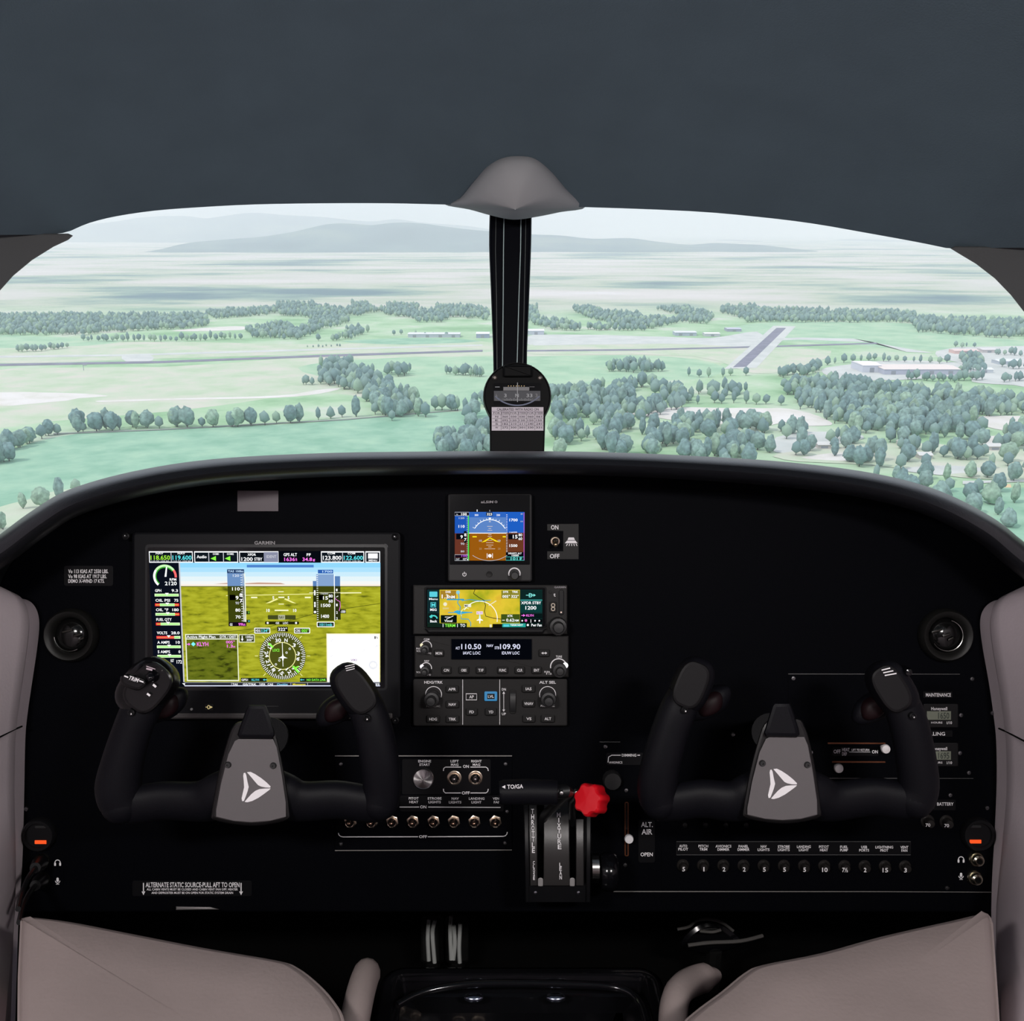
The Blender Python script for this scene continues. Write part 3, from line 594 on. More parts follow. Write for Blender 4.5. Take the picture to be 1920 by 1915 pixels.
# ================================================================ navigator
def knobp(name, root, x, y, r, h=.016, inner=.55, m=KNB, d0=.012):
    b = B(**Y); b.lathe(x, y, [(r, d0), (r, d0+h*.55), (r*.93, d0+h*.62), (r*inner*1.05, d0+h*.64), (r*inner, d0+h), (r*inner*.85, d0+h*1.08), (.1, d0+h*1.1)], m, 36, sq=lambda a: 1+.03*(math.cos(a*18) > 0)); return b.build(name, root, smooth=30)
nav = thing('gps_navigator', W(920, 1188, 1.15), 'wide radio unit with a lit yellow moving map screen', 'navigator')
b = B(**Y); b.prism(rr(18, 785, 1172, 1157, 8), AVI, 0, .012, .0015); b.build('case', nav)
b = B(**Y); b.prism(rr(104, 800, 1014, 1108, 14), BLK2, .011, .0145, .001); b.lay = .0147; b.rect(112, 808, 1006, 1100, GLS, r=8); b.build('screen_frame', nav)
b = B(**Y); b.prism([(104, 1112), (1014, 1112), (990, 1148), (130, 1148)], BLK2, .011, .0185, .002); b.build('hand_rest', nav)
b = B(**Y); b.lay = .015
b.rect(125, 822, 985, 1102, E('#12302f')); b.up()
b.rect(216, 822, 817, 1102, Enoise('moving_map_terrain', [(.36, '#9aa420'), (.46, '#c9b82c'), (.55, '#e0c437'), (.66, '#d9a436')], (26, 1, 30), 1.05, 5)); b.up()
for x0, x1, y0, y1, c in ((128, 213, 826, 905, '#0f2a30'), (128, 213, 912, 988, '#0f2a30'), (128, 213, 998, 1068, '#0d1c1c'), (820, 984, 826, 890, '#0d2624'), (820, 984, 906, 990, '#0d3a38'), (820, 984, 1000, 1038, '#081818'), (820, 984, 1042, 1070, '#05080a'), (222, 340, 828, 890, '#a8822a'), (678, 814, 828, 888, '#8b8428'), (225, 345, 1012, 1070, '#061310'), (676, 816, 1005, 1070, '#3f5418'), (125, 420, 1072, 1102, '#10241c'), (612, 690, 1078, 1102, '#10100a'), (684, 860, 1074, 1102, '#2ba79a')): b.rect(x0, y0, x1, y1, E(c))
b.rect(820, 896, 984, 904, E('#3f9e98')); b.rect(860, 1072, 985, 1102, E('#0c1a16')); b.up()
b.rect(140, 836, 200, 876, E('#58c8d8', 1.1), r=5); b.text('Menu', 138, 884, 202, 898, WH); b.frame(150, 918, 188, 952, 4, CYN); b.text('M', 156, 924, 182, 946, CYN); b.text('MSG', 146, 962, 194, 980, WH); b.arc(172, 1042, 26, 200, 350, 10, E('#4fd0c8', 1.1)); b.poly([(138, 1022), (160, 1006), (162, 1034)], E('#4fd0c8', 1.1)); b.text('Back', 146, 1048, 198, 1066, WH)
b.text('DIS', 262, 830, 300, 846, WH); b.text('1.3', 232, 858, 284, 886, WH); b.text('NM', 288, 866, 330, 886, WH); b.text('DTK', 692, 830, 732, 846, WH); b.text('TRK', 758, 830, 804, 846, WH); b.text('005°', 686, 862, 742, 882, WH); b.text('322°', 752, 862, 808, 882, WH)
BL = E('#2f9fc8'); b.line([(356, 850), (362, 880), (350, 920), (372, 950), (366, 990), (380, 1010), (376, 1040), (430, 1042), (450, 1070), (448, 1096)], 6, BL); b.line([(380, 905), (440, 895), (520, 905), (600, 900)], 5, BL); b.poly([(320, 985), (350, 975), (385, 985), (470, 990), (400, 1000), (360, 1008)], E('#3fb0e0')); b.rect(270, 890, 400, 900, BL); b.disc(354, 842, 14, E('#8fd0e0')); b.rect(280, 990, 460, 996, BL)
BK3 = E('#30311c'); b.line([(480, 822), (470, 850), (510, 880), (548, 900), (560, 940), (552, 985), (562, 1020), (620, 1035), (676, 1042)], 5, BK3)
b.arc(516, 1040, 132, -150, 10, 5, WH); b.arc(416, 1000, 40, 150, 300, 5, YL); b.poly([(400, 930), (452, 930), (452, 952), (400, 952)], E('#f0f0e0')); b.rect(404, 934, 430, 948, BK); b.rect(492, 984, 540, 1006, E('#f0e0f0', 1.1)); b.up(); b.text('KLYH', 496, 988, 536, 1002, E('#b060b0'))
b.poly([(514, 1008), (520, 1008), (524, 1040), (540, 1048), (540, 1054), (522, 1052), (520, 1074), (514, 1074), (512, 1052), (494, 1054), (494, 1048), (510, 1040)], WH); b.rect(514, 1010, 520, 1040, CYN); b.disc(258, 930, 14, E('#f4ecd0')); b.rect(240, 955, 285, 968, E('#e0cc80')); b.line([(584, 940), (640, 905)], 6, E('#f0ead0'))
b.text('Visual', 252, 1046, 312, 1062, WH); b.line([(256, 1026), (300, 1026), (266, 1042), (320, 1018)], 4, WH)
b.text('TERM', 256, 1078, 334, 1100, GN); b.text('TO', 370, 1078, 408, 1100, WH); b.rect(348, 1076, 352, 1102, WH); b.rect(240, 1076, 244, 1102, WH); b.text('XTK', 722, 1010, 764, 1026, WH); b.text('0.62', 714, 1038, 774, 1060, WH); b.text('NM', 778, 1044, 808, 1060, WH); b.line([(684, 1050), (704, 1050)], 4, WH)
b.text('D', 884, 848, 912, 878, E('#7fe0d8', 1.1)); b.line([(862, 863), (930, 863)], 5, E('#7fe0d8', 1.1)); b.poly([(918, 852), (936, 863), (918, 874)], E('#7fe0d8', 1.1)); b.text('XPDR STBY', 826, 910, 976, 930, WH); b.text('1200', 858, 944, 940, 970, WH); b.text('KLYH', 864, 1006, 920, 1022, MG); b.line([(828, 1014), (848, 1014)], 5, MG); b.poly([(842, 1004), (858, 1014), (842, 1024)], MG)
for x in (834, 930, 962): b.disc(x, 1054, 6, WH)
b.disc(862, 1052, 10, E('#e070c0')); b.rect(897, 1044, 901, 1068, WH); b.rect(694, 1082, 736, 1098, E('#58c8d8', 1.1)); b.text('TERM', 744, 1080, 790, 1092, WH); b.text('NEXT', 796, 1080, 840, 1092, WH); b.text('Pwr Fan', 902, 1076, 980, 1096, WH); b.disc(876, 1086, 8, WH); b.text('||', 592, 1082, 604, 1098, WH)
b.build('map_screen', nav)
b = B(**Y); b.lay = .0123; b.text('GARMIN', 1074, 796, 1162, 810, G2); b.text('t', 1068, 844, 1084, 872, WHT); b.build('lettering', nav)
b = B(**Y); b.prism(rr(1108, 822, 1146, 1012, 16), BLK2, .011, .0135, .0008); b.lathe(1121, 982, [(6, .0135), (5, .0142), (.1, .0143)], E('#ffe0d0', .9), 10); b.build('card_slot', nav)
b = B(**Y); b.prism(rr(1038, 912, 1092, 992, 12), BTN, .011, .014, .0008); b.lay = .0142; 
for y in (938, 966): b.arc(1065, y, 13, 0, 360, 5, AMB if False else E('#cbb8a8', .9), n=16)
b.build('home_button', nav)
b = B(**Y); b.lathe(1042, 834, [(12, .011), (11, .0135), (.1, .0137)], BTN, 12); b.build('power_button', nav)
knobp('knob', nav, 1096, 1080, 64, .024, .62)
# ================================================================ nav radio
rad = thing('navigation_radio', W(920, 1270, 1.15), 'slim radio with white 110.50 and 109.90 digits', 'radio')
b = B(**Y); b.prism(rr(28, 1166, 1182, 1478, 8), AVI, 0, .012, .0015); b.build('case', rad)
b = B(**Y); b.prism(rr(302, 1188, 908, 1345, 8), BLK2, .011, .0135, .0006); b.lay = .0137; b.rect(306, 1192, 904, 1341, E('#04060c')); b.up(); DG1 = E('#d9dbf2', 1.05)
for t, x0, y0, x1, y1 in (('110.50', 378, 1228, 528, 1266), ('109.90', 668, 1228, 820, 1266), ('ACT', 336, 1248, 368, 1268), ('STB', 628, 1246, 662, 1266), ('NAV', 568, 1230, 618, 1250), ('IAVC LOC', 392, 1284, 522, 1306), ('IDUW LOC', 682, 1284, 814, 1306)): b.text(t, x0, y0, x1, y1, DG1)
b.build('frequency_window', rad)
def button(root, x0, y0, x1, y1, t=None, tx=None, m=BTN, face=None):
    b = B(**Y); b.prism(rr(x0, y0, x1, y1, 12), m, .011, .0155, .001); b.lay = .0157
    if t: 
        cy_ = (y0+y1)/2; w = (x1-x0)*.32 if not tx else tx; b.text(t, (x0+x1)/2-w, cy_-10, (x0+x1)/2+w, cy_+10, WHT)
    return b.build('button', root)
for x0, x1, t in ((230, 304, 'C/N'), (358, 436, 'OBS'), (488, 562, 'T/F'), (648, 728, 'FUNC'), (778, 854, 'CLR'), (904, 980, 'ENT')): button(rad, x0, 1396, x1, 1452, t, 20 if len(t) == 3 else 26)
button(rad, 174, 1270, 248, 1324, 'MON', 24)
b = B(**Y); b.prism(rr(958, 1268, 1040, 1324, 12), BTN, .011, .0155, .001); b.lay = .0157; b.line([(984, 1296), (1014, 1296)], 6, WHT); b.poly([(976, 1296), (992, 1286), (992, 1306)], WHT); b.poly([(1022, 1296), (1006, 1286), (1006, 1306)], WHT); b.build('button', rad)
for nm, x, y, r in (('knob', 118, 1250, 34), ('knob', 118, 1410, 34), ('knob', 1108, 1404, 52)): knobp(nm, rad, x, y, r, .018)
b = B(**Y); b.lay = .0124
for x, y, r in ((116, 1246, 40), (116, 1408, 40), (1106, 1398, 60)): b.arc(x, y, r, -190, 10, 6 if r < 50 else 8, WHT)
b.text('COM', 98, 1186, 140, 1200, WHT); b.text('PWR', 42, 1256, 76, 1270, WHT); b.text('VOL', 42, 1274, 76, 1288, WHT); b.text('PUSH SQ', 86, 1290, 154, 1302, WHT); b.text('NAV', 102, 1348, 138, 1362, WHT); b.text('VOL', 42, 1432, 76, 1446, WHT); b.text('PUSH ID', 88, 1452, 152, 1464, WHT); b.text('TUNE', 1086, 1314, 1132, 1330, WHT); b.text('PUSH', 1000, 1430, 1040, 1443, WHT); b.text('1-2', 1014, 1444, 1056, 1456, WHT)
b.build('lettering', rad)
for x, y, m, r in ((82, 1236, E('#f8e8c0', 1.2), 8), (84, 1396, E('#fff4ff', 1.3), 10), (1156, 1388, E('#ffffff', 3), 14)):
    b = B(**Y); b.ell(b.pt(x, y, .0125), (L(.00024*r, 0, 0), L(0, .001, 0), L(0, 0, .00024*r)), m, 12, 8); b.build('glint_bead', rad)  # glowing beads imitate small glints beside the knobs
# ================================================================ autopilot controller
ap = thing('autopilot_controller', W(920, 1360, 1.15), 'autopilot control unit with lettered buttons and one blue key', 'autopilot unit')
b = B(**Y); b.prism(rr(18, 1488, 1172, 1842, 16), AVI, 0, .012, .0015); b.build('case', ap)
b = B(**Y); b.lay = .0124
b.text('HDG/TRK', 102, 1504, 240, 1524, WHT); b.text('ALT SEL', 962, 1504, 1086, 1524, WHT); b.text('PUSH SYNC', 118, 1686, 222, 1700, surf('grey_print2', (.3, .3, .3), .5)); b.text('PUSH SYNC', 972, 1684, 1076, 1698, WHT)
b.rect(387, 1494, 391, 1832, WHT); b.rect(664, 1494, 668, 1832, WHT); b.text('DN', 682, 1558, 712, 1576, WHT); b.text('UP', 682, 1742, 712, 1760, WHT); b.rect(694, 1596, 698, 1722, WHT); b.poly([(686, 1600), (706, 1600), (696, 1582)], WHT); b.poly([(686, 1718), (706, 1718), (696, 1736)], WHT)
for x in (171, 1024): b.arc(x, 1606, 60, -200, 20, 5, WHT)
b.build('lettering', ap)
for x0, y0, x1, y1, t, w in ((262, 1538, 358, 1594, 'APR', 28), (262, 1652, 362, 1708, 'NAV', 27), (262, 1762, 362, 1818, 'TRK', 27), (118, 1762, 218, 1818, 'HDG', 29), (412, 1708, 500, 1764, 'FD', 17), (556, 1708, 644, 1764, 'YD', 18), (832, 1534, 932, 1592, 'IAS', 22), (836, 1646, 930, 1702, 'VNAV', 34), (836, 1758, 932, 1816, 'VS', 19), (974, 1758, 1078, 1816, 'ALT', 25)): button(ap, x0, y0, x1, y1, t, w)
b = B(**Y); b.prism(rr(408, 1594, 500, 1652, 10), BTN, .011, .0155, .001); b.lay = .0157; b.frame(414, 1600, 494, 1646, 6, WHT); b.text('AP', 438, 1612, 472, 1634, WHT); b.build('button', ap)
b = B(**Y); b.prism(rr(550, 1582, 648, 1656, 10), surf('blue_key', (.05, .33, .68), .45), .011, .0158, .001); b.lay = .016; b.rect(572, 1600, 628, 1640, BTN); b.up(); b.text('LVL', 578, 1610, 622, 1630, WHT); b.build('button', ap, label='blue level button')
knobp('knob', ap, 171, 1612, 56, .026, .6); knobp('knob', ap, 1024, 1612, 56, .026, .6)
b = B(**Y); b.prism(rr(736, 1568, 792, 1752, 20), BTN, .010, .0125, .001)
c = b.pt(764, 1660, .010); R = 80*b.sc(0)
P = []; V = []
for i in range(25):
    a = PI*i/24; rr_ = R*(1+.02*(i % 2)); V.append([c+L(-20*b.sc(0), -rr_*.45*math.sin(a), rr_*math.cos(a)), c+L(20*b.sc(0), -rr_*.45*math.sin(a), rr_*math.cos(a))])
b.grid(V, KNB); b.add([v[0] for v in V], [list(range(25))], KNB); b.add([v[1] for v in V], [list(range(25))], KNB); b.build('thumbwheel', ap, smooth=20)
# ================================================================ placards and small fittings on the board
def placard(x0, y0, x1, y1, lines, label, name='placard', m=PLC, r=4, extra=None, frame=True):
    root = thing(name, W((x0+x1)/2, y1, 1.15), label, 'placard')
    b = B(); b.prism(rr(x0, y0, x1, y1, r), m, 0, .0008, .0002); b.build('plate', root)
    b = B(); b.lay = .0010
    for l in lines: b.text(l[0], *l[1:5], WHT)
    if extra: extra(b)
    b.build('lettering', root); return root
placard(120, 1061, 212, 1099, [('Vo 113 KIAS AT 2550 LBS.', 128, 1068, 203, 1075), ('Vo 98 KIAS AT 1917 LBS.', 128, 1077.5, 200, 1084.5), ('DEMO X-WIND 17 KTS.', 128, 1086.5, 196, 1093)], 'black speed limit placard with three small white lines above the left air vent')
def st(b):
    for x in (269, 452): b.line([(x, 1656), (x, 1674)], 2, WHT); b.poly([(x-3.5, 1672), (x+3.5, 1672), (x, 1679)], WHT)
placard(248, 1652, 472, 1681, [('ALTERNATE STATIC SOURCE-PULL AFT TO OPEN', 273, 1655, 449, 1664), ('ALL CABIN VENTS MUST BE CLOSED AND CABIN VENT FAN OFF. HEATER', 275, 1666, 446, 1670), ('AND DEFROSTER MUST BE ON OPEN FOR STATIC SYSTEM DRAIN', 284, 1672.5, 437, 1676.5)], 'long black alternate static source placard under the left yoke', extra=st)
b = B(); b.prism(rr(445, 920, 522, 959, 1), surf('grey_cover_plate', (.085, .068, .078), .45, spec=.4), 0, .0012, .0003)
b.build('blank_plate', label='small plain grey plate above the large flight display', cat='plate')
lt = thing('light_switch', W(1056, 1048, 1.15), 'chrome toggle on a grey ON OFF plate with a lamp symbol beside the standby display', 'switch')
b = B(); b.prism([(1026, 995), (1026, 983), (1085, 982.5), (1085, 1049), (1026, 1049), (1026, 1034), (1056, 1034), (1056, 996)], surf('grey_plate', (.02, .02, .02), .5, spec=.15), 0, .001, .0002); b.build('plate', lt)
b = B(); b.lay = .0012; b.text('ON', 1033, 985, 1047, 993, WHT); b.text('OFF', 1031, 1039, 1049, 1047, WHT)
b.poly([(1066, 1008), (1076, 1008), (1078, 1013), (1064, 1013)], WHT); b.poly([(1063, 1014), (1079, 1014), (1083, 1019), (1059, 1019)], WHT)
for x, dx in ((1064, -2), (1068, -1), (1072, 0), (1076, 1), (1080, 2)): b.line([(x, 1020), (x+dx, 1024)], 1.4, WHT)
b.build('lettering', lt)
NUT = surf('gold_nickel_nut', (.85, .70, .56), .3, metal=1)
def toggle(root, x, y, r=12, lev=(0, -5), D=1.15, hexa=False, lm=STL, nm='toggle_switch'):
    b = B(D=D); O = circ(x, y, r, 6, .3) if hexa else circ(x, y, r, 24)
    b.prism(O, NUT, 0, .0035, .0014); b.lathe(x, y, [(r*.74, .003), (r*.72, .0055), (r*.64, .0062), (r*.56, .0058), (r*.54, .0035)], surf('nickel_collar', (.62, .5, .4), .25, metal=1), 20, cap=False); b.lathe(x, y, [(r*.60, .0038), (.1, .004)], GLS, 20, cap=False)
    o = b.build(nm, root, smooth=30)
    b = B(); c = b.pt(x, y, .005); t = L(lev[0]*.00064, -.017, -lev[1]*.00064)
    b.tube3([c-t*.1, c+t*.5], [.0012, .0016], lm, 10); b.ell(c+t*.62, (L(.0030, 0, 0), L(0, .0034, 0), L(0, 0, .0030)), lm, 16, 10); b.build('lever', o, smooth=70)
    return o
toggle(lt, 1041, 1015, 9, (0, 9), lm=surf('brass_lever', (.55, .42, .26), .3, metal=1))
# screws of the board
for x, y in ((47, 1337), (50, 1517), (1860, 1337), (1850, 1515), (1775, 1665), (1487, 1272), (1822, 1273), (1374, 1377), (1520, 1411), (1816, 1449), (1781, 1491), (1801, 1341), (1799, 1412), (1174, 1482), (1202, 1503), (1172, 1622), (1135, 1400)):
    b = B(); b.lathe(x, y, [(4.5, 0), (4.5, .0006), (3.5, .0016), (1.2, .0018), (.9, .0012), (.1, .0012)], SCR, 12); b.build('screw', panel)
# sub panels edges (thin machined edges of the inset plates)
def plate(root, O, name='inset_plate'):
    b = B(); b.prism(O, BLK, 0, .0022, .0007); return b.build(name, root)
EDG = surf('bare_metal_edge', (.42, .40, .38), .4, metal=.6)
# ---------------------------------------------------------------- switch panel
sw = thing('switch_panel', W(795, 1597, 1.15), 'black switch panel with a row of chrome toggles left of the throttle', 'switch panel')
b = B(); b.prism(rr(628, 1418, 960, 1596, 2), BLK, 0, .002, .0004); b.build('plate', sw)
b = B(); b.prism([(628, 1417), (960, 1417), (960, 1418.6), (628, 1418.6)], EDG, 0, .0022, 0); b.prism([(628, 1594.5), (960, 1593.5), (960, 1595), (628, 1596)], EDG, 0, .0022, 0); b.build('edge', sw)
b = B(); b.prism(rr(754, 1424, 920, 1490, 3), PLC, .0018, .0024, .0001); b.prism(rr(750, 1492, 944, 1522, 3), PLC, .0018, .0024, .0001); b.build('label_plate', sw)
b = B(ox=600, oy=1380, k=660/1920); b.lay = .0026
for t, x0, y0, x1, y1 in (('ENGINE', 536, 132, 606, 145), ('START', 542, 151, 600, 164), ('LEFT', 712, 132, 757, 145), ('MAG', 714, 151, 755, 164), ('RIGHT', 825, 132, 882, 145), ('MAG', 833, 151, 874, 164), ('ON', 780, 159, 812, 175), ('OFF', 773, 304, 817, 320), ('PITOT', 484, 335, 538, 348), ('HEAT', 487, 355, 536, 368), ('STROBE', 587, 335, 663, 348), ('LIGHTS', 592, 355, 659, 368), ('NAV', 718, 336, 757, 349), ('LIGHTS', 703, 356, 771, 369), ('LANDING', 812, 336, 897, 349), ('LIGHT', 826, 356, 881, 369), ('VENT', 942, 336, 990, 349), ('FAN', 948, 356, 986, 369), ('ON', 546, 380, 580, 396), ('OFF', 540, 543, 584, 558)): b.text(t, x0, y0, x1, y1, WHT)
b.line([(434, 389), (540, 389)], 4.5, WHT); b.line([(590, 389), (985, 391)], 4.5, WHT)
b.line([(100, 530), (103, 541), (112, 549), (125, 552), (535, 551)], 4.5, WHT); b.line([(588, 551), (1000, 549), (1012, 545), (1019, 537), (1022, 525)], 4.5, WHT)
b.line([(673, 192), (675, 178), (684, 171), (770, 171)], 4.5, WHT); b.line([(820, 171), (905, 171), (915, 178), (918, 192)], 4.5, WHT)
b.line([(673, 290), (675, 304), (684, 312), (768, 312)], 4.5, WHT); b.line([(821, 312), (905, 312), (915, 304), (918, 290)], 4.5, WHT)
b.build('lettering', sw)
for x in (657, 697, 735.5, 774, 813, 851, 889.5, 929): toggle(sw, x, 1541, 12.5, (0, -3), hexa=True, lm=surf('brass_tip', (.45, .28, .2), .25, metal=1))
for x in (852, 891.5): toggle(sw, x, 1459, 14, (1, -4), lm=surf('dark_steel', (.35, .3, .3), .3, metal=1))
TURN = surf('turned_steel', (.62, .60, .60), .28, metal=1); nt_ = TURN.node_tree; pb = nt_.nodes['Principled BSDF']; tg = nt_.nodes.new('ShaderNodeTangent'); tg.direction_type = 'RADIAL'; tg.axis = 'Y'
nt_.links.new(tg.outputs[0], pb.inputs['Tangent']); pb.inputs['Anisotropic'].default_value = .92
b = B(); b.lathe(794, 1459, [(20, .002), (20, .0045), (18.5, .0055), (17.5, .005), (9, .0056), (.1, .0058)], TURN, 48); o = b.build('start_button', sw, smooth=20, label='round turned steel start button'); recentre(o, W(794, 1459, 1.145))
for x, y in ((640, 1432), (948, 1432), (951, 1521), (640, 1582), (947, 1580)):
    b = B(); b.lathe(x, y, [(4, .002), (4, .0026), (3, .0034), (1, .0036), (.8, .003), (.1, .003)], SCR, 12); b.build('screw', sw)
# ---------------------------------------------------------------- dimmer / alternate air
dm = placard(1137, 1412, 1207, 1435, [('DIMMING', 1166, 1414, 1193, 1419), ('AVIONICS', 1142, 1428, 1167, 1432)], 'small black dimming placard left of the copilot yoke', extra=lambda b: (b.line([(1140, 1430), (1141, 1420), (1147, 1416.5), (1164, 1416.5)], 1.6, WHT), b.line([(1195, 1416.5), (1200, 1416.5)], 1.6, WHT)))
b = B(); b.lathe(1147, 1461, [(17, 0), (17, .008), (15, .012), (.1, .0125)], KNB, 28, sq=lambda a: 1+.04*(math.cos(a*14) > 0)); b.build('dimmer_knob', label='black ribbed dimmer knob under the dimming placard', cat='knob')
placard(1197, 1538, 1228, 1618, [('ALT.', 1202, 1542, 1224, 1551), ('AIR', 1203, 1555, 1223, 1565), ('OPEN', 1201, 1599, 1224, 1606)], 'tall black alternate air placard right of the slider')
BRZ = surf('bronze_slot', (.16, .055, .025), .4, metal=.7)
sl = thing('air_control_slider', W(1177, 1605, 1.15), 'vertical bronze slot with a white knob right of the throttle quadrant', 'slider')
b = B(); b.prism(rr(1171, 1504, 1179, 1606, 3), BRZ, 0, .0006, 0); b.lay = .0008; b.rect(1173.5, 1506, 1176.5, 1604, GLS); b.build('slot', sl)
b = B(); b.lathe(1177, 1567, [(3, 0), (3, .008), (7.5, .009), (8.6, .012), (7.5, .0145), (3, .0155), (.1, .0157)], WHT, 24); b.build('knob', sl)
def hslider(y, x0, x1, kx, ky, label):
    s = thing('heat_slider', W((x0+x1)/2, y, 1.15), label, 'slider')
    b = B(); b.prism([(x0, y-1.5), (x1, y-1), (x1, y+1.5), (x0, y+1.5)], BRZ, 0, .001, 0); b.build('slot', s)
    b = B(); b.lathe(kx, ky, [(3, 0), (3, .008), (7.5, .009), (8.8, .012), (7.5, .0145), (3, .0155), (.1, .0157)], surf('white_knob', (.8, .76, .76), .5), 24); b.build('knob', s)
hslider(1394, 1552, 1660, 1653, 1400, 'upper horizontal heat slider with white knob near the copilot grip')
hslider(1429, 1560, 1660, 1566, 1436, 'lower horizontal defrost slider with white knob by the copilot hub')
placard(1560, 1401, 1648, 1418, [('OFF', 1563, 1406, 1576, 1413), ('HEAT', 1579, 1403, 1593, 1409), ('DEF', 1579, 1411, 1588, 1417), ('LIFT TO RETURN', 1597, 1404.5, 1630, 1408.5), ('ON', 1635, 1407, 1646, 1413)], 'narrow black heat and defrost placard between two sliders', extra=lambda b: b.line([(1592, 1410.5), (1632, 1410.5)], 1, WHT))
# upper right and lower right inset plates
ip = thing('inset_panel', W(1640, 1459, 1.15), 'thin edged black plate behind the copilot yoke holding sliders and hour meters', 'panel')
b = B(); DE = surf('dull_edge', (.10, .10, .10), .5, metal=.5)
b.prism([(1478, 1263.4), (1800, 1264), (1800, 1265), (1478, 1264.8)], DE, 0, .0012, 0); b.prism([(1553, 1459), (1825, 1459.5), (1825, 1460.5), (1553, 1460.4)], DE, 0, .0012, 0); b.build('edge', ip)
b = B(); b.prism(rr(1478, 1265, 1824, 1459, 2), BLK, 0, .0008, .0002); b.build('plate', ip)
br = thing('circuit_breaker_panel', W(1500, 1672, 1.15), 'black breaker panel with twelve round numbered breakers under the copilot yoke', 'breaker panel')
b = B(); b.prism(rr(1124, 1391, 1198, 1394, 0), BLK, 0, .0006, 0); b.prism([(1124, 1391), (1163, 1391), (1163, 1392.2), (1124, 1392.2)], DE, 0, .0012, 0); b.prism(rr(1240, 1466, 1790, 1670, 2), BLK, 0, .0008, .0002); b.build('plate', br)
b = B(); b.prism([(1150, 1671.2), (1640, 1671.6), (1870, 1673), (1870, 1674), (1640, 1673), (1150, 1673)], EDG, 0, .0014, 0); b.build('edge', br)
b = B(); b.prism(rr(1268, 1578, 1708, 1604, 2), PLC, .0006, .0014, .0002); b.build('label_strip', br)
b = B(); b.lay = .0016; q = surf('dim_frame', (.1, .1, .1), .5); b.frame(1268.5, 1578.5, 1707.5, 1603.5, .8, q)
LB = [('AUTO', 'PILOT'), ('PITCH', 'TRIM'), ('AVIONICS', 'DIMMER'), ('PANEL', 'DIMMER'), ('NAV', 'LIGHTS'), ('STROBE', 'LIGHTS'), ('LANDING', 'LIGHT'), ('PITOT', 'HEAT'), ('FUEL', 'PUMP'), ('USB', 'PORTS'), ('LIGHTNING', 'PROT'), ('VENT', 'FAN')]
for i, (a, c) in enumerate(LB):
    x = 1281+i*37.7; y = 1584.5+.22*i
    for t, yy in ((a, y), (c, y+6)): w = 1.85*len(t); b.text(t, x-w, yy-.2, x+w, yy+4.6, WHT)
b.build('lettering', br)
for i, t in enumerate(['5', '1', '2', '2', '5', '5', '5', '10', '7½', '2', '15', '3']):
    x = 1280+i*37.8; y = 1622+.2*i
    b = B(); b.lathe(x, y, [(11.5, .0008), (11.5, .002), (10, .003), (8, .003), (7.5, .009), (6.5, .0105), (.1, .0107)], surf('breaker_black', (.02, .018, .017), .3, metal=.3), 24)
    b.lay = .0005; w = 2.6*len(t) if t != '1' else 1.1; b.text(t, x+2-w, y+4.5-.5, x+2+w, y+12, WHT, d=.0115); b.build('circuit_breaker', br)
for i in range(4):
    b = B(); b.lathe(1283+i*38, 1545, [(5, .0008), (4.5, .006), (.1, .0065)], BLK2, 16); b.build('indicator', br)
bt = thing('battery_breaker_panel', W(1760, 1560, 1.15), 'black battery label with two breakers marked 70 beside the copilot yoke', 'breaker panel')
b = B(); b.prism(rr(1735, 1500, 1792, 1520, 2), PLC, 0, .0014, .0002); b.lay = .0016; b.text('BATTERY', 1757, 1505, 1788, 1511, WHT); b.build('label_plate', bt)
for x, y in ((1738, 1540), (1773, 1541)):
    b = B(); b.lathe(x, y, [(13, .0), (13, .002), (11, .003), (9, .003), (8.5, .010), (7, .0115), (.1, .0117)], surf('breaker_black', (.045, .04, .038), .3, metal=.3), 24)
    b.lay = .001; b.text('70', x+2-4.5, y+4.5, x+2+4.5, y+10.5, WHT, d=.0115); b.build('circuit_breaker', bt)
# hour meters
for (y, lab, name, digits, x0) in ((1298, 'MAINTENANCE', 'hour meter with grey digital readout under the maintenance label', '1650', 1736), (1371, 'BILLING', 'hour meter with grey digital readout under the billing label', '1695', 1736)):
    h = thing('hour_meter', W(1762, y+62, 1.15), name, 'hour meter')
    b = B(); b.prism(rr(1731, y-1, 1786, y+11, 1), PLC, 0, .0014, .0002); b.lay = .0016
    b.text(lab, 1736, y+2, 1783 if lab[0] == 'M' else 1772, y+8.5, WHT); b.build('label_plate', h)
    b = B(); b.prism(rr(1731, y+22, 1797, y+67, 3), BLK2, 0, .004, .001); b.build('case', h)
    b = B(); b.lay = .0042; yy = 25 if y < 1300 else 27
    b.rect(1738, y+yy+11, 1783, y+yy+27, surf('lcd_grey', (.20, .22, .17), .3)); b.up(); b.text(digits, 1759, y+yy+13.5, 1780, y+yy+25, surf('lcd_ink', (.04, .05, .04), .5)); b.text('Honeywell', 1746, y+yy+3, 1776, y+yy+9, WHT); b.text('HOURS', 1746, y+yy+30.5, 1767, y+yy+34, WHT); b.text('1/10', 1775, y+yy+30, 1785, y+yy+35, WHT); b.build('display', h)
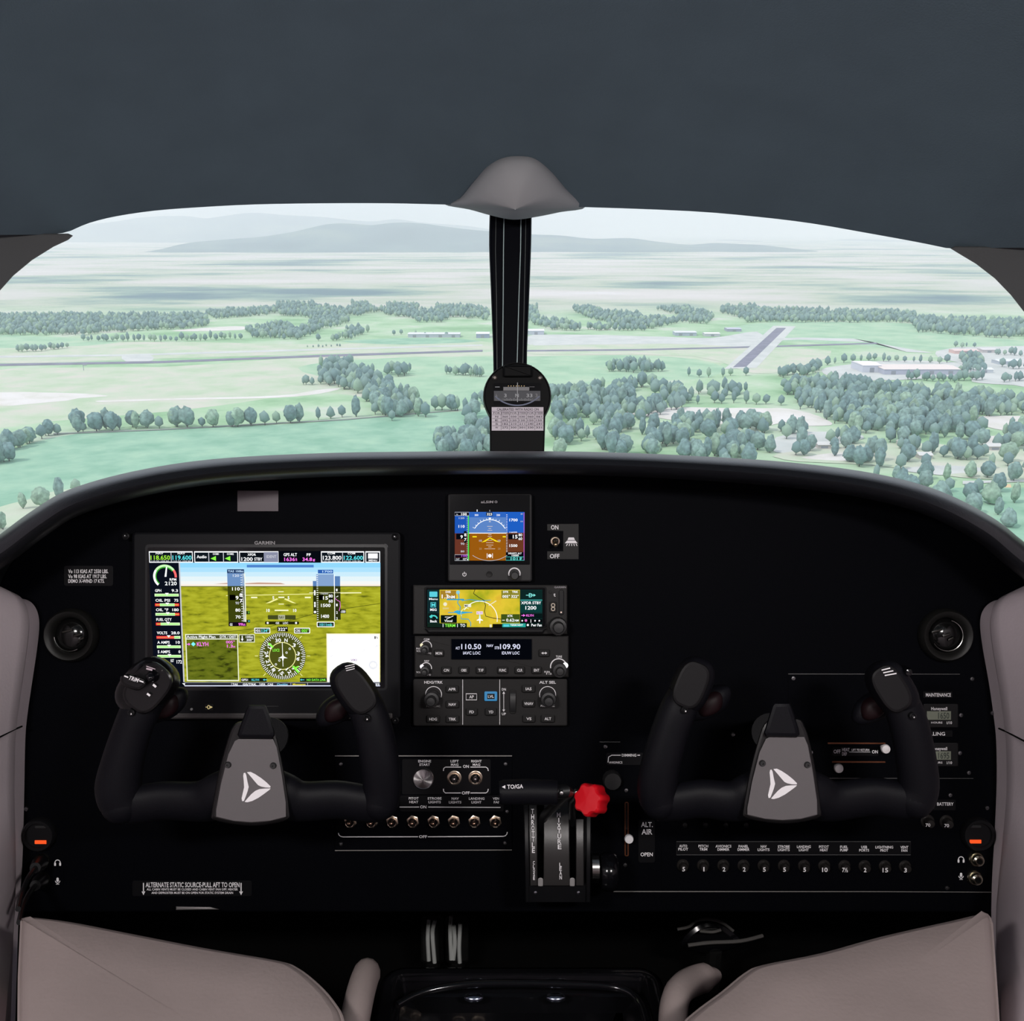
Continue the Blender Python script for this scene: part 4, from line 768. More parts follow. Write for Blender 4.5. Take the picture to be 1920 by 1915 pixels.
# vents
def vent(cx, cy, label, glint):
    v = thing('air_vent', W(cx, cy+50, 1.15), label, 'air vent')
    b = B(); b.lathe(cx, cy, [(49, 0), (50, .004), (49, .010), (45, .014), (38, .013), (33, .008), (32, -.002)], surf('vent_ring', (.007, .007, .0065), .45, spec=.25), 48, cap=False); b.build('ring', v, smooth=60)
    b = B(); c = b.pt(cx, cy, -.004); R = 34*b.sc(0)
    b.ell(c, (L(R, 0, 0), L(0, .014, 0), L(0, 0, R)), surf('vent_gloss', (.004, .004, .004), .12, spec=.6), 32, 16); b.build('eyeball', v, smooth=70)
    b = B(); r = 29*b.sc(0); P = []
    a0, a1 = glint
    for i in range(25): a = math.radians(a0+(a1-a0)*i/24); P.append(c+L(r*math.cos(a), -.0105, -r*math.sin(a)))
    b.tube3(P, .0006, surf('vent_glint', (.4, .4, .38), .25, metal=1), 6); b.build('rim_glint', v)  # chrome wire stands in for the glint on the eyeball
    for k, (dx, dy, w) in enumerate(((-12, -8, 20), (6, 0, 14), (14, 7, 10))):
        b = B(); b.prism([(cx+dx-w/2, cy+dy+2), (cx+dx+w/2, cy+dy-3), (cx+dx+w/2, cy+dy+1), (cx+dx-w/2, cy+dy+6)], surf('vent_vane', (.02, .018, .016), .3, spec=.4), .006, .0125, .0008); b.build('vane', v)
vent(138, 1190, 'round black eyeball air vent below the speed placard', (60, 175)); vent(1769, 1190, 'round black eyeball air vent above the maintenance meter', (-75, 150))
# usb ports and jacks
for cx, cy, label in ((77, 1563, 'round black USB port with orange glow above the plugged headset jacks'), (1830, 1562, 'round black USB port with orange glow beside the battery breakers')):
    u = thing('usb_port', W(cx, cy+32, 1.15), label, 'usb port')
    b = B(); b.lathe(cx, cy, [(31, 0), (31, .006), (28, .010), (23, .010), (22, .007), (.1, .007)], BLK2, 40); b.build('ring', u)
    b = B(); b.prism(rr(cx-12, cy-14, cx+10, cy-9, 2), KNB, .006, .009, .0005); b.build('flap', u)
    b = B(); b.prism(rr(cx-12, cy+13, cx+10, cy+20, 1), E('#ff5a28', 1.0), .006, .0078, 0); b.build('glowing_socket', u, label='orange glowing socket')
def jack(cx, cy, label, plug=None):
    j = thing('audio_jack', W(cx, cy+14, 1.15), label, 'audio jack')
    b = B(); b.lathe(cx, cy, [(14.5, 0), (14.5, .002), (12.5, .004), (11, .004), (10, .009), (7, .0105), (5.2, .0105), (5, .004), (.1, .004)], surf('champagne_metal', (.62, .58, .45), .22, metal=1), 32); b.lathe(cx, cy, [(5.4, .0104), (5.2, .0109), (.1, .0109)], CARP, 20, cap=False); b.build('socket', j)  # dark disc stands in for the shade inside the socket hole
    return j
jack(1829, 1610, 'upper nickel headphone socket, empty'); jack(1826, 1645, 'lower nickel microphone socket, empty')
jack(79, 1615, 'upper headphone socket with a black plug in it'); jack(80, 1650, 'lower microphone socket with a black plug in it')
for (x, y, P, lab) in ((79, 1615, [(77, 1617, 1.14), (66, 1628, 1.11), (52, 1648, 1.08), (40, 1678, 1.05), (34, 1705, 1.0)], 'black headset plug and cable from the upper socket'), (80, 1650, [(78, 1651, 1.14), (66, 1661, 1.11), (54, 1676, 1.08), (43, 1700, 1.04), (36, 1730, .98)], 'black headset plug and cable from the lower socket')):
    h = thing('headset_plug', W(x, y, 1.14), lab, 'plug')
    b = B(); q = [W(*p) for p in P[:2]]; b.tube3([q[0], q[0].lerp(q[1], .3), q[1]], [.0085, .009, .006], BLK2, 14); b.build('plug_body', h)
    b = B(); b.tube3([Vector(p) for p in smooth([tuple(W(*p)) for p in P[1:]], 5)], .0028, BLK2, 8); b.build('cable', h)
def icons(b, x, ph, pm):
    b.arc(x, ph, 5, -185, 5, 1.6, WHT); b.rect(x-6.5, ph, x-3, ph+6, WHT, r=1); b.rect(x+3, ph, x+6.5, ph+6, WHT, r=1)
    b.rect(x-2.2, pm-6, x+2.2, pm+2, WHT, r=2); b.arc(x, pm, 4.2, 0, 180, 1.2, WHT); b.rect(x-.6, pm+4, x+.6, pm+7, WHT); b.rect(x-3, pm+6, x+3, pm+7, WHT)
for x0, x1, x, nm in ((98, 119, 108, 'small black placard with headphone and microphone symbols by the plugged jacks'), (1790, 1812, 1802, 'small black placard with headphone and microphone symbols by the empty jacks')):
    placard(x0, 1604, x1, 1662, [], nm, extra=lambda b, x=x: icons(b, x, 1618, 1652) if x < 500 else icons(b, x, 1612, 1643), m=BLK)
b = B(); b.prism([(330, 1700), (395, 1701), (412, 1706), (330, 1707)], surf('grey_lever_end', (.35, .33, .33), .4, metal=.5), 0, .02, .002); b.build('static_source_lever', label='small grey metal lever end below the static source placard', cat='lever')
# ================================================================ throttle quadrant
tq = thing('throttle_quadrant', W(1045, 1692, 1.1), 'black throttle quadrant with a TO/GA lever and vertical lettering', 'throttle quadrant')
QD = surf('quadrant_satin', (.03, .028, .028), .32, spec=.6, bump=.1, bscale=1800)
def qprof(t):  # t 0 top .. 1 bottom -> (py, D) curved face bulging towards the seat
    a = math.radians(-62+95*t); return 1470+222*t, 1.135-.075*math.cos(a)
def qstrip(name, xl0, xr0, xl1, xr1, m, d=0, t0=0, t1=1):
    b = B(); rows = []
    for i in range(25):
        t = t0+(t1-t0)*i/24; py, D = qprof(t); D -= d; xl = xl0+(xl1-xl0)*t; xr = xr0+(xr1-xr0)*t
        rows.append([W(xl, py, D+.03)]+[W(xl, py, D+.0015), W(xl+1.5, py, D), W(xr-1.5, py, D), W(xr, py, D+.0015)]+[W(xr, py, D+.03)])
    b.grid(rows, m); b.add(rows[0], [list(range(6))], m); b.add(rows[-1], [list(range(6))], m); return b.build(name, tq)
b = B(D=1.13)
b.prism(smooth([(984, 1530), (983, 1580), (985, 1640), (988, 1688)], 3)+smooth([(1105, 1688), (1108, 1640), (1109, 1580), (1106, 1530)], 3)+[(1100, 1490), (990, 1490)], BLK2, -.02, .012, .003); b.build('housing', tq)
qstrip('side_rail', 981, 991, 985, 993, BLK2, .004, .15, 1); qstrip('side_rail', 1099, 1109, 1099, 1107, BLK2, .004, .15, 1)
qstrip('face_strip', 990, 1007, 994, 1008, QD, 0, .18, .86); qstrip('face_strip', 1019, 1067, 1019, 1069, QD, 0, .05, .86); qstrip('face_strip', 1079, 1095, 1080, 1095, QD, 0, .3, .86)
qstrip('foot_plate', 992, 1097, 990, 1099, BLK2, .003, .865, 1)
for x in (1013.5, 1073):
    b = B(D=1.065); b.prism(rr(x-5, 1646, x+5, 1664, 4.5), surf('grey_stop', (.24, .23, .23), .45), -.01, .003, .001); b.build('lever_stop', tq)
for x in (1004, 1084.5):
    b = B(D=1.066); b.lathe(x, 1673, [(4.8, -.004), (4.8, 0), (3, .0025), (.1, .003)], surf('bright_screw', (.7, .72, .8), .2, metal=1), 16); b.build('screw', tq)
b = B(D=1.055)
def col(t, x, y0, dy, w, h, dx=0):
    for i, ch in enumerate(t):
        if ch == 'I': ww = w*.25
        else: ww = w
        yy = y0+i*dy; tt = (yy-1470)/222; D = min(qprof(max(0, min(1, (yy+h-1470)/222)))[1], qprof(max(0, min(1, tt)))[1])-.0012; bb = B(D=D)
        bb.text(ch, x+dx*i-ww/2, yy, x+dx*i+ww/2, yy+h, WHT); b.v, b.f, b.m = b.v, b.f, b.m
        b.add(bb.v, bb.f, WHT)
col('MIXTURE', 1047.5, 1524, 10, 7, 8.6, .3); col('THROTTLE', 998.5, 1517, 10.5, 5.5, 9, .25)
col('RICH', 1048, 1498, 4.8, 4, 4, 0); col('LEAN', 1051, 1618, 8, 4.5, 7.4, .1); col('CLOSE', 1001, 1615, 7.2, 3.6, 6.4, .1)
b.build('lettering', tq)
# throttle lever
tl = thing('throttle_lever', W(1013, 1540, 1.05), 'long black horizontal throttle grip marked TO/GA', 'lever')
b = B(); P = [W(936, 1487, .985), W(938, 1487, .985), W(944, 1486, .985), (W(990, 1485, .985)), W(1036, 1486, .985), W(1043, 1487, .985), W(1045, 1487, .985)]
b.tube3(P, [.010, .0118, .0125, .013, .0125, .0125, .0115], YOK, 28, flat=1.0); b.build('grip', tl, smooth=50)
b = B(D=.985); b.lay = .0128
b.text('TO/GA', 951, 1471.5, 981, 1479, WHT, d=-.002, rot=-2); b.poly([(941, 1476), (947.5, 1472.5), (947.5, 1479.5)], WHT, d=-.002); b.build('lettering', tl)
b = B(); b.tube3([W(1045, 1485, .99), W(1060, 1484, .99), W(1066, 1486, 1.0), W(1020, 1530, 1.07), W(1013, 1560, 1.09)], [.007, .007, .006, .005, .005], BLK2, 12); b.build('arm', tl)
for x, Db in ((1052, .985), (1079, 1.012)):
    b = B(D=Db); b.lathe(x, 1483, [(3.5, .0), (3.2, .009), (.1, .0095)], STL, 12); b.build('collar_bolt', tl)
ml = thing('mixture_lever', W(1105, 1532, 1.03), 'mixture lever with a bright red fluted knob', 'lever')
REDM = surf('red_knob', (.62, .004, .012), .35, spec=.5)
b = B(); c = W(1106, 1500, 1.0); ax = Vector((.35, .86, -.12)).normalized(); ax = -ax if ax.y > 0 else ax
ax = L(-.52, -.80, .28).normalized(); u = ax.cross(Vector((0, 0, 1))).normalized(); w = ax.cross(u).normalized(); rows = []
for r, h in ((.009, -.016), (.0150, -.015), (.0165, -.012), (.0165, .003), (.0158, .006), (.0140, .0078), (.0001, .0085)):
    rows.append([c+ax*h+(u*math.cos(a)+w*math.sin(a))*r*(.97+.075*math.copysign(abs(math.cos(7*a))**.55, math.cos(7*a))) for a in [2*PI*i/84 for i in range(84)]])
b.grid(rows, REDM, True); b.add(rows[0], [list(range(84))], REDM); b.build('knob', ml, smooth=40, label='bright red fluted knob')
b = B(); b.tube3([W(1098, 1502, 1.0), W(1085, 1486, 1.02), W(1073, 1500, 1.05), W(1073, 1545, 1.08)], [.005, .005, .005, .004], BLK2, 12); b.build('arm', ml)
fk = thing('friction_knob', W(1125, 1650, 1.1), 'ribbed chrome and black friction knob on the side of the throttle quadrant', 'knob')
b = B(); c = W(1109, 1627, 1.1); P = [c+Vector((x, 0, 0)) for x in (0, .004, .008, .0081, .012)]
b.tube3(P, [.016, .016, .016, .014, .009], CHR, 28); b.build('chrome_ring', fk)
b = B(); P = [c+L(x, -.005, -.003) for x in (.010, .014, .022, .028, .030)]
b.tube3(P, [.019, .021, .022, .019, .012], GLS, 32); b.build('dial', fk, smooth=50)
# ================================================================ control yokes
YH = surf('yoke_gloss_black', (.004, .0038, .0045), .25, spec=.3)
RDT = surf('dark_red_tint', (.009, .003, .004), .5, spec=.15)
def yoke(cx, off, label, lh, rh, lg, rg, trim, hub, cap, logo, screws, colx):
    D = .95
    y = thing('control_yoke', W(cx, 1545, D), label, 'yoke')
    def w(x, yy, D_): return W(x, yy, D_)
    # hub
    b = B(D=D); b.prism(hub[0], surf('yoke_hub_black', (.007, .0065, .007), .38, spec=.35), -.03, .012, .003); b.build('hub', y)
    b = B(D=D); b.prism(hub[1], GRY, .010, .0145, .0006); pl = b.build('hub_plate', y, label='satin grey hub plate')
    b = B(D=D); b.lay = .0148
    for P in logo: b.poly(P, WHT)
    b.build('emblem', pl, label='white three-blade emblem')
    for sx, sy in screws:
        b = B(D=D); b.lathe(sx, sy, [(6, .0145), (6, .0155), (4.5, .017), (2, .017), (1.8, .0155), (.1, .0155)], KNB, 18); b.build('screw', pl)
    b = B(D=D); b.prism(cap, YOK, -.005, .022, .004); b.build('chart_clip', y)
    # column
    b = B(); b.tube3([w(colx[0], colx[1], D+.03), w(colx[0]+2, colx[1], D+.08), w(colx[0]+4, colx[1]+4, 1.16)], [.0195, .0205, .0205], YOK, 28); b.build('column', y)
    # lower arms
    for s, g in ((-1, lg), (1, rg)):
        gx, gy = g[0][0], g[0][1]
        P = smooth([(gx-s*(-2), gy+2, D+.012, .019), (gx-s*28, gy+1, D+.014, .020), (gx-s*80, gy-6, D+.016, .0205), (cx+s*95, 1503, D+.014, .0215), (cx+s*55, 1492, D+.010, .025), (cx+s*10, 1480, D+.008, .029)], 4)
        b = B(); b.tube3([w(p[0], p[1], p[2]) for p in P], [p[3] for p in P], YOK, 20, flat=.7); b.build('arm', y, smooth=80)
    # grips and heads
    for s, g, h in ((-1, lg, lh), (1, rg, rh)):
        P = smooth(g, 5); b = B(); b.tube3([w(p[0], p[1], p[2]) for p in P], [p[3]*(D/F) for p in P], YOK, 24, flat=.85, upv=(1, 0, 0)); r0 = g[0][3]*D/F*.97; b.ell(w(g[0][0], g[0][1]-2, g[0][2]), (L(r0, 0, 0), L(0, r0*.9, 0), L(0, 0, r0)), YOK, 24, 14); gr = b.build('grip', y, smooth=80)
        hx, hy, Ln, Wd, ang = h
        ca, sa = math.cos(math.radians(ang)), math.sin(math.radians(ang)); dirv = L(ca, 0, sa); side = L(-sa, 0, ca); k = D/F
        c = w(hx, hy, D+.006); tiltd = (Vector((0, -1, .35))).normalized()
        b = B(); b.ell(c, (dirv*Ln*k, side*Wd*k, L(0, -.024, .004)), YOK if not (trim and s < 0) else YH, 28, 18, .78); hd = b.build('grip_head', gr, smooth=80)
        # face plate
        b = B(D=D); O = [(hx+(px*math.cos(math.radians(ang))*Ln-py*math.sin(math.radians(ang))*Wd)*.80-s*0, hy-(px*math.sin(math.radians(ang))*Ln+py*math.cos(math.radians(ang))*Wd)*.80) for px, py in [(math.copysign(abs(math.cos(t))**.7, math.cos(t)), math.copysign(abs(math.sin(t))**.7, math.sin(t))) for t in [2*PI*i/32 for i in range(32)]]]
        b.prism(O, YH if (trim and s < 0) else surf('grip_cover', (.009, .0085, .0095), .5, spec=.15), .004, .0195, .003); b.build('face_cover', gr)
        # trigger guard
        gx = hx-s*33; gy = hy+33
        b = B(); b.ell(w(gx, gy, D+.03), (L(42*k, 0, .006), L(0, .012, 0), L(0.004, 0, 32*k)), YOK, 24, 14, .85); b.build('trigger_guard', gr, smooth=80)
        b = B(); b.ell(w(gx-s*2, gy+2, D+.022), (L(24*k, 0, .004), L(0, .010, 0), L(0, 0, 22*k)), RDT, 20, 12, .8); b.build('thumb_rest', gr, smooth=80)
        sx, sy = hx+(-1 if s < 0 else 1)*20+(2 if s < 0 else 6), hy+(44 if s > 0 else 40)
        b = B(D=D); b.lathe(sx, sy, [(6.5, .008), (6.5, .018), (4.5, .019), (2, .0175), (.1, .0175)], BLK2, 16); b.lathe(sx+1, sy+2, [(2, .017), (1.5, .0192), (.1, .0194)], STL, 8); b.build('screw', gr)
    return y
def shift(P, dx, dy): return [(x+dx, y+dy) for x, y in P]
hubO = smooth([(437, 1362), (455, 1352), (500, 1352), (512, 1365), (522, 1395), (535, 1460), (543, 1520), (540, 1537), (505, 1546), (470, 1549), (432, 1545), (400, 1537), (397, 1522), (410, 1450), (426, 1390)], 3, True)
hubI = [(447, 1386), (512, 1386), (519, 1402), (528, 1450), (536, 1505), (536.5, 1532), (506, 1540), (471, 1542.5), (438, 1540), (405, 1532), (405, 1520), (414, 1470), (428, 1415), (440, 1390)]
capO = [(467, 1322), (497, 1322), (500, 1326), (509, 1352), (515, 1372), (515, 1380), (510, 1386), (449, 1385), (445, 1378), (448, 1368), (463, 1327)]
def LG3(ox, oy, k): 
    A = [(965, 685), (985, 683), (1010, 695), (1045, 718), (1075, 742), (1098, 765), (1096, 772), (1070, 771), (1045, 766), (1028, 758), (1010, 738), (990, 714)]
    Bq = [(947, 690), (955, 688), (961, 700), (968, 738), (975, 768), (968, 795), (957, 825), (948, 847), (938, 848), (935, 832), (941, 805), (949, 770), (947, 735), (944, 705)]
    Cq = [(953, 850), (970, 830), (990, 808), (1012, 790), (1035, 780), (1065, 777), (1098, 776), (1092, 784), (1060, 808), (1030, 829), (995, 847), (968, 854), (955, 853)]
    return [[(ox+(x-965)*k, oy+(y-768)*k) for x, y in P] for P in (A, Bq, Cq)]
yl = yoke(471, 0, 'black control yoke with grey emblem hub in front of the large flight display, marked TRIM',
     (277, 1290, 62, 46, 50), (667, 1296, 58, 36, 125),
     [(228, 1508, .962, 40), (222, 1478, .96, 43), (230, 1430, .956, 39), (246, 1375, .953, 36), (262, 1335, .952, 36), (278, 1305, .952, 34)],
     [(712, 1506, .962, 36), (716, 1478, .96, 36), (712, 1430, .956, 37), (702, 1375, .953, 36), (690, 1335, .952, 35), (675, 1305, .952, 33)],
     True, (hubO, hubI), capO, LG3(463, 1476, 1/3), [(436, 1427), (519.5, 1428.5)], (503, 1382))
dx, dy = 996, -4
yr = yoke(1467, 996, 'black control yoke with grey emblem hub in front of the copilot seat',
     (1296, 1285, 56, 37, 68), (1672, 1292, 58, 36, 122),
     [(1236, 1504, .962, 36), (1232, 1476, .96, 38), (1240, 1428, .956, 37), (1256, 1372, .953, 35), (1270, 1335, .952, 35), (1284, 1305, .952, 33)],
     [(1714, 1500, .962, 38), (1722, 1474, .96, 38), (1718, 1428, .956, 37), (1708, 1375, .953, 36), (1696, 1335, .952, 35), (1680, 1300, .952, 33)],
     False, (shift(hubO, dx, dy), shift(hubI, dx, dy)), shift(capO, dx-19, dy) and [(1452, 1318), (1481, 1318), (1486, 1330), (1498, 1368), (1499, 1378), (1494, 1383), (1436, 1382), (1432, 1374), (1436, 1362), (1448, 1323)], LG3(1450, 1470, 1/3), [(1422, 1424), (1505, 1427)], (1446, 1374))
# switches of the left grip
grip = [o for o in yl.children if o.name.startswith('grip')][0]
def q(b, pts, m, d): b.poly(pts, m, d)
b = B(D=.95, ox=200, oy=1220, k=180/1915)
b.prism(smooth([(300, 500), (480, 470), (720, 580), (800, 640), (740, 740), (600, 800), (330, 700), (270, 600)], 3, True), YH, .012, .030, .003); b.build('trim_rocker', grip)
b = B(D=.95, ox=200, oy=1220, k=180/1915); b.lay = .0305
b.text('TRIM', 440, 530, 640, 610, WHT, rot=17, shear=.2); b.line([(350, 508), (430, 538)], 26, WHT); b.line([(650, 602), (735, 634)], 26, WHT)
b.line([(790, 312), (970, 375)], 16, surf('pinkish_print', (.5, .4, .45), .5), d=-.006); b.line([(790, 360), (910, 392)], 34, surf('pinkish_print', (.5, .4, .45), .5), d=-.006)
b.line([(925, 680), (985, 730)], 44, WHT, d=-.008); b.line([(805, 860), (865, 905)], 40, WHT, d=-.008); b.build('lettering', grip)
b = B(D=.95, ox=200, oy=1220, k=180/1915); b.lathe(1070, 450, [(120, .012), (118, .022), (90, .026), (60, .029), (.1, .03)], GLS, 24); b.ell(b.pt(1105, 400, .027), (L(.0006, 0, 0), L(0, .001, 0), L(0, 0, .0006)), STL, 8, 6); b.build('thumb_button', grip, smooth=60)
for yk, x, y, r in ((yl, 655, 1254, -20), (yr, 1665, 1259, 8)):
    gg = [o for o in yk.children if o.name.startswith('grip')][1]
    b = B(D=.95); b.lay = .0215
    for i in range(3): b.line([(x-8+i*1, y-4+i*4), (x+10, y-8+i*4)] if yk is yl else [(x-12+i*3, y-2+i*5), (x+4+i*6, y-6+i*5)], 1.3 if yk is yl else 2.2, WHT)
    b.build('print', gg)
b = B(D=.95); b.lathe(1692, 1256, [(9, .0), (9, .012), (6, .016), (.1, .017)], GLS, 16); b.build('thumb_button', [o for o in yr.children if o.name.startswith('grip')][1])
# ================================================================ the simulator's projected view, built as real country, 150 m below the eye
H = 150.0; GZ = EZ-H
def G(px, py, up=0.0):
    d = ray(px, py); t = (H-up)/-d.z; return Vector((d.x*t, d.y*t, GZ+up))
def atY(px, py, Y): d = ray(px, py); return EYE+d*(Y/d.y)
def land_mat(name, cols, s1, s2=None, rough=.95, det=5):
    if name in MATS: return MATS[name]
    m, nt, b_, out = mk(name); b_.inputs['Roughness'].default_value = rough; b_.inputs['Specular IOR Level'].default_value = .05
    tc = nt.nodes.new('ShaderNodeTexCoord'); n = nt.nodes.new('ShaderNodeTexNoise'); n.inputs['Scale'].default_value = s1; n.inputs['Detail'].default_value = det; n.inputs['Roughness'].default_value = .6
    r = nt.nodes.new('ShaderNodeValToRGB'); cr = r.color_ramp
    while len(cr.elements) < len(cols): cr.elements.new(.5)
    for e, (p, h) in zip(cr.elements, cols): e.position = p; e.color = lin(h)
    nt.links.new(tc.outputs['Object'], n.inputs['Vector']); nt.links.new(n.outputs['Fac'], r.inputs['Fac']); nt.links.new(r.outputs['Color'], b_.inputs['Base Color'])
    MATS[name] = m; return m
# ground: near meadows fading into dry far plain (a real change of cover with distance from the town)
m, nt, bs, out = mk('open_country'); bs.inputs['Roughness'].default_value = .95; bs.inputs['Specular IOR Level'].default_value = .05
tc = nt.nodes.new('ShaderNodeTexCoord'); gm = nt.nodes.new('ShaderNodeNewGeometry'); sep = nt.nodes.new('ShaderNodeSeparateXYZ'); nt.links.new(gm.outputs['Position'], sep.inputs[0])
def nz(scale, det=5, off=(0, 0, 0), sx=1):
    mp = nt.nodes.new('ShaderNodeMapping'); mp.inputs['Location'].default_value = off; mp.inputs['Scale'].default_value = (sx, 1, 1)
    n = nt.nodes.new('ShaderNodeTexNoise'); n.inputs['Scale'].default_value = scale; n.inputs['Detail'].default_value = det; n.inputs['Roughness'].default_value = .62
    nt.links.new(gm.outputs['Position'], mp.inputs[0]); nt.links.new(mp.outputs[0], n.inputs['Vector']); return n.outputs['Fac']
def ramp(fac, cols):
    r = nt.nodes.new('ShaderNodeValToRGB'); cr = r.color_ramp
    while len(cr.elements) < len(cols): cr.elements.new(.5)
    for e, (p, h) in zip(cr.elements, cols): e.position = p; e.color = lin(h)
    nt.links.new(fac, r.inputs['Fac']); return r.outputs['Color']
def mixc(f, a, c):
    x = nt.nodes.new('ShaderNodeMix'); x.data_type = 'RGBA'; nt.links.new(f, x.inputs[0]); nt.links.new(a, x.inputs[6]); nt.links.new(c, x.inputs[7]); return x.outputs[2]
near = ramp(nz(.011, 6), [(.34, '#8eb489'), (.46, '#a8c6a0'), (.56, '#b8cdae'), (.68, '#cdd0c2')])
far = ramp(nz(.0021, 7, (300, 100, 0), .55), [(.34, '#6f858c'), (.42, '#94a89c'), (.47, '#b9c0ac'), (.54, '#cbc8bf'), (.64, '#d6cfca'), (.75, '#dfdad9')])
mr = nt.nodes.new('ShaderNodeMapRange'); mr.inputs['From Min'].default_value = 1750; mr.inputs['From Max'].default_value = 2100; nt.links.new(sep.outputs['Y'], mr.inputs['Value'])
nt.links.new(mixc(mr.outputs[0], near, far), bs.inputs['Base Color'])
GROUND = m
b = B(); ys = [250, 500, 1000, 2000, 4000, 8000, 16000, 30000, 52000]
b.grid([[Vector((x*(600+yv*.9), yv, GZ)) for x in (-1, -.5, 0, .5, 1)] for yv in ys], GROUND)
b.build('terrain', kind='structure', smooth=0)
ORIG0 = Vector((0, 0, 0))
PN = [0]
def patch(P, m, sm=3, rag=0, name='field'):
    PN[0] += 1
    Q = smooth(P, sm, True) if sm else P
    b = B(); V = []
    for i, (x, y) in enumerate(Q):
        j = rag*noise.noise(Vector((x*.09, y*.09, PN[0]))); V.append(G(x+j*3, max(HY+8, y+j), .012*PN[0]))
    b.add(V, [list(range(len(V)))], m); o = b.build(name, kind='structure', smooth=0); return o
FG = land_mat('bright_meadow', [(.35, '#86b196'), (.5, '#97bda3'), (.65, '#a6c7ab')], .03)
FG2 = land_mat('soft_meadow', [(.35, '#9abd9e'), (.5, '#aac8a9'), (.65, '#b8cdb0')], .02)
PAL = land_mat('dry_pale_grass', [(.35, '#b6c8a8'), (.5, '#c5cdb6'), (.65, '#d2cdc0')], .02)
SND = land_mat('pale_sand', [(.35, '#d4d0c4'), (.5, '#e0dad4'), (.65, '#e6e0dc')], .03)
ASP = land_mat('runway_asphalt', [(.4, '#7f7f8c'), (.6, '#8d8b9b')], .05); CON = land_mat('pale_concrete', [(.4, '#c6c8c4'), (.6, '#d4d4d0')], .03)
RDG = land_mat('dull_road', [(.4, '#8d9690'), (.6, '#9aa09a')], .05); ORG_ = land_mat('orange_soil', [(.4, '#e0c39c'), (.6, '#e8cfae')], .05)
patch([(-60, 700), (300, 688), (600, 668), (905, 660), (1000, 662), (1200, 662), (1370, 660), (1300, 700), (1120, 690), (1020, 720), (905, 725), (780, 760), (600, 735), (420, 760), (100, 790), (-60, 800)], PAL, 3, 2)
patch([(560, 690), (700, 672), (1000, 668), (1250, 668), (1360, 690), (1300, 712), (1150, 715), (1040, 735), (900, 760), (790, 775), (740, 730), (640, 715)], FG2, 3, 2)
patch([(-60, 930), (-40, 868), (60, 832), (150, 812), (300, 805), (500, 798), (640, 788), (780, 776), (860, 772), (925, 768), (960, 800), (900, 860), (700, 900), (-60, 1010)], FG, 2, 1)
patch([(-60, 1200), (-60, 990), (60, 935), (150, 915), (330, 905), (300, 960), (100, 1100)], PAL, 3, 2)
patch([(-50, 738), (80, 736), (200, 741), (150, 748), (60, 757), (-50, 762)], SND, 3, 2)
patch([(190, 751), (330, 747), (520, 742), (590, 732), (640, 728), (600, 738), (520, 746), (330, 750), (200, 754)], SND, 3, .5)
patch([(-60, 640), (120, 640), (400, 642), (600, 646), (900, 640), (920, 656), (600, 664), (200, 676), (-60, 680)], PAL, 2, 1)
patch([(-60, 628), (100, 632), (230, 640), (120, 650), (-60, 652)], FG2, 3, 1)
patch([(640, 640), (800, 634), (900, 640), (760, 646)], FG, 3, 1)
patch([(1380, 612), (1500, 604), (1700, 606), (1760, 622), (1920, 640), (1990, 660), (1900, 668), (1700, 655), (1500, 640), (1420, 640)], FG2, 3, 1)
patch([(1000, 628), (1200, 630), (1330, 634), (1420, 622), (1400, 650), (1100, 650), (1000, 650)], CON, 3, 1)
patch([(1000, 646), (1240, 644), (1420, 652), (1560, 658), (1500, 690), (1410, 700), (1300, 668), (1000, 664)], PAL, 3, 1)
patch([(400, 614), (455, 612), (452, 619), (320, 621)], SND, 3, .5)
patch([(-60, 668), (230, 664.5), (600, 654), (905, 646), (905, 648.5), (600, 657), (230, 668), (-60, 671.5)], CON, 0); patch([(228, 667), (282, 666), (286, 676), (262, 680), (238, 679)], CON, 2)
patch([(1000, 644), (1280, 640), (1500, 633), (1600, 635), (1680, 650), (1750, 662), (1700, 660), (1640, 642), (1500, 637), (1280, 644), (1000, 648)], CON, 0)
patch([(-60, 683), (300, 677), (600, 665.5), (905, 656), (905, 659.5), (600, 669.5), (300, 681), (-60, 687.5)], ASP, 0)
patch([(985, 656.5), (1200, 654.5), (1400, 649.5), (1645, 642.5), (1645, 645), (1400, 652.5), (1200, 657.5), (985, 659.5)], ASP, 0)
patch([(1358, 692), (1418, 690), (1492, 612), (1450, 611)], CON, 0)
patch([(1374, 689), (1399, 688), (1474, 615), (1456, 615)], ASP, 0, name='runway')
patch([(1170, 772), (1260, 764), (1330, 765), (1440, 765), (1500, 770), (1548, 786), (1556, 797), (1500, 798), (1470, 792), (1420, 800), (1300, 792), (1240, 785)], SND, 3, 2)
patch([(1540, 694), (1600, 682), (1680, 676), (1800, 680), (1850, 690), (1800, 704), (1700, 712), (1580, 712)], CON, 3, 1)
patch([(1770, 655), (1870, 650), (1990, 655), (1990, 730), (1900, 722), (1820, 715), (1830, 690), (1760, 670)], CON, 3, 2)
patch([(1830, 785), (1880, 780), (1990, 785), (1990, 805), (1900, 808), (1850, 800)], SND, 3, 2)
patch([(1850, 822), (1890, 818), (1915, 832), (1880, 846), (1850, 840)], SND, 3, 2)
patch([(1480, 812), (1590, 812), (1620, 822), (1560, 835), (1500, 850), (1440, 842)], CON, 3, 3)
patch([(1460, 850), (1700, 830), (1840, 842), (1990, 850), (1990, 900), (1800, 895), (1640, 872), (1500, 866)], PAL, 3, 3)
patch([(1500, 858), (1590, 848), (1640, 852), (1590, 864)], SND, 3, 2); patch([(1690, 880), (1760, 872), (1850, 880), (1760, 890)], CON, 3, 2)
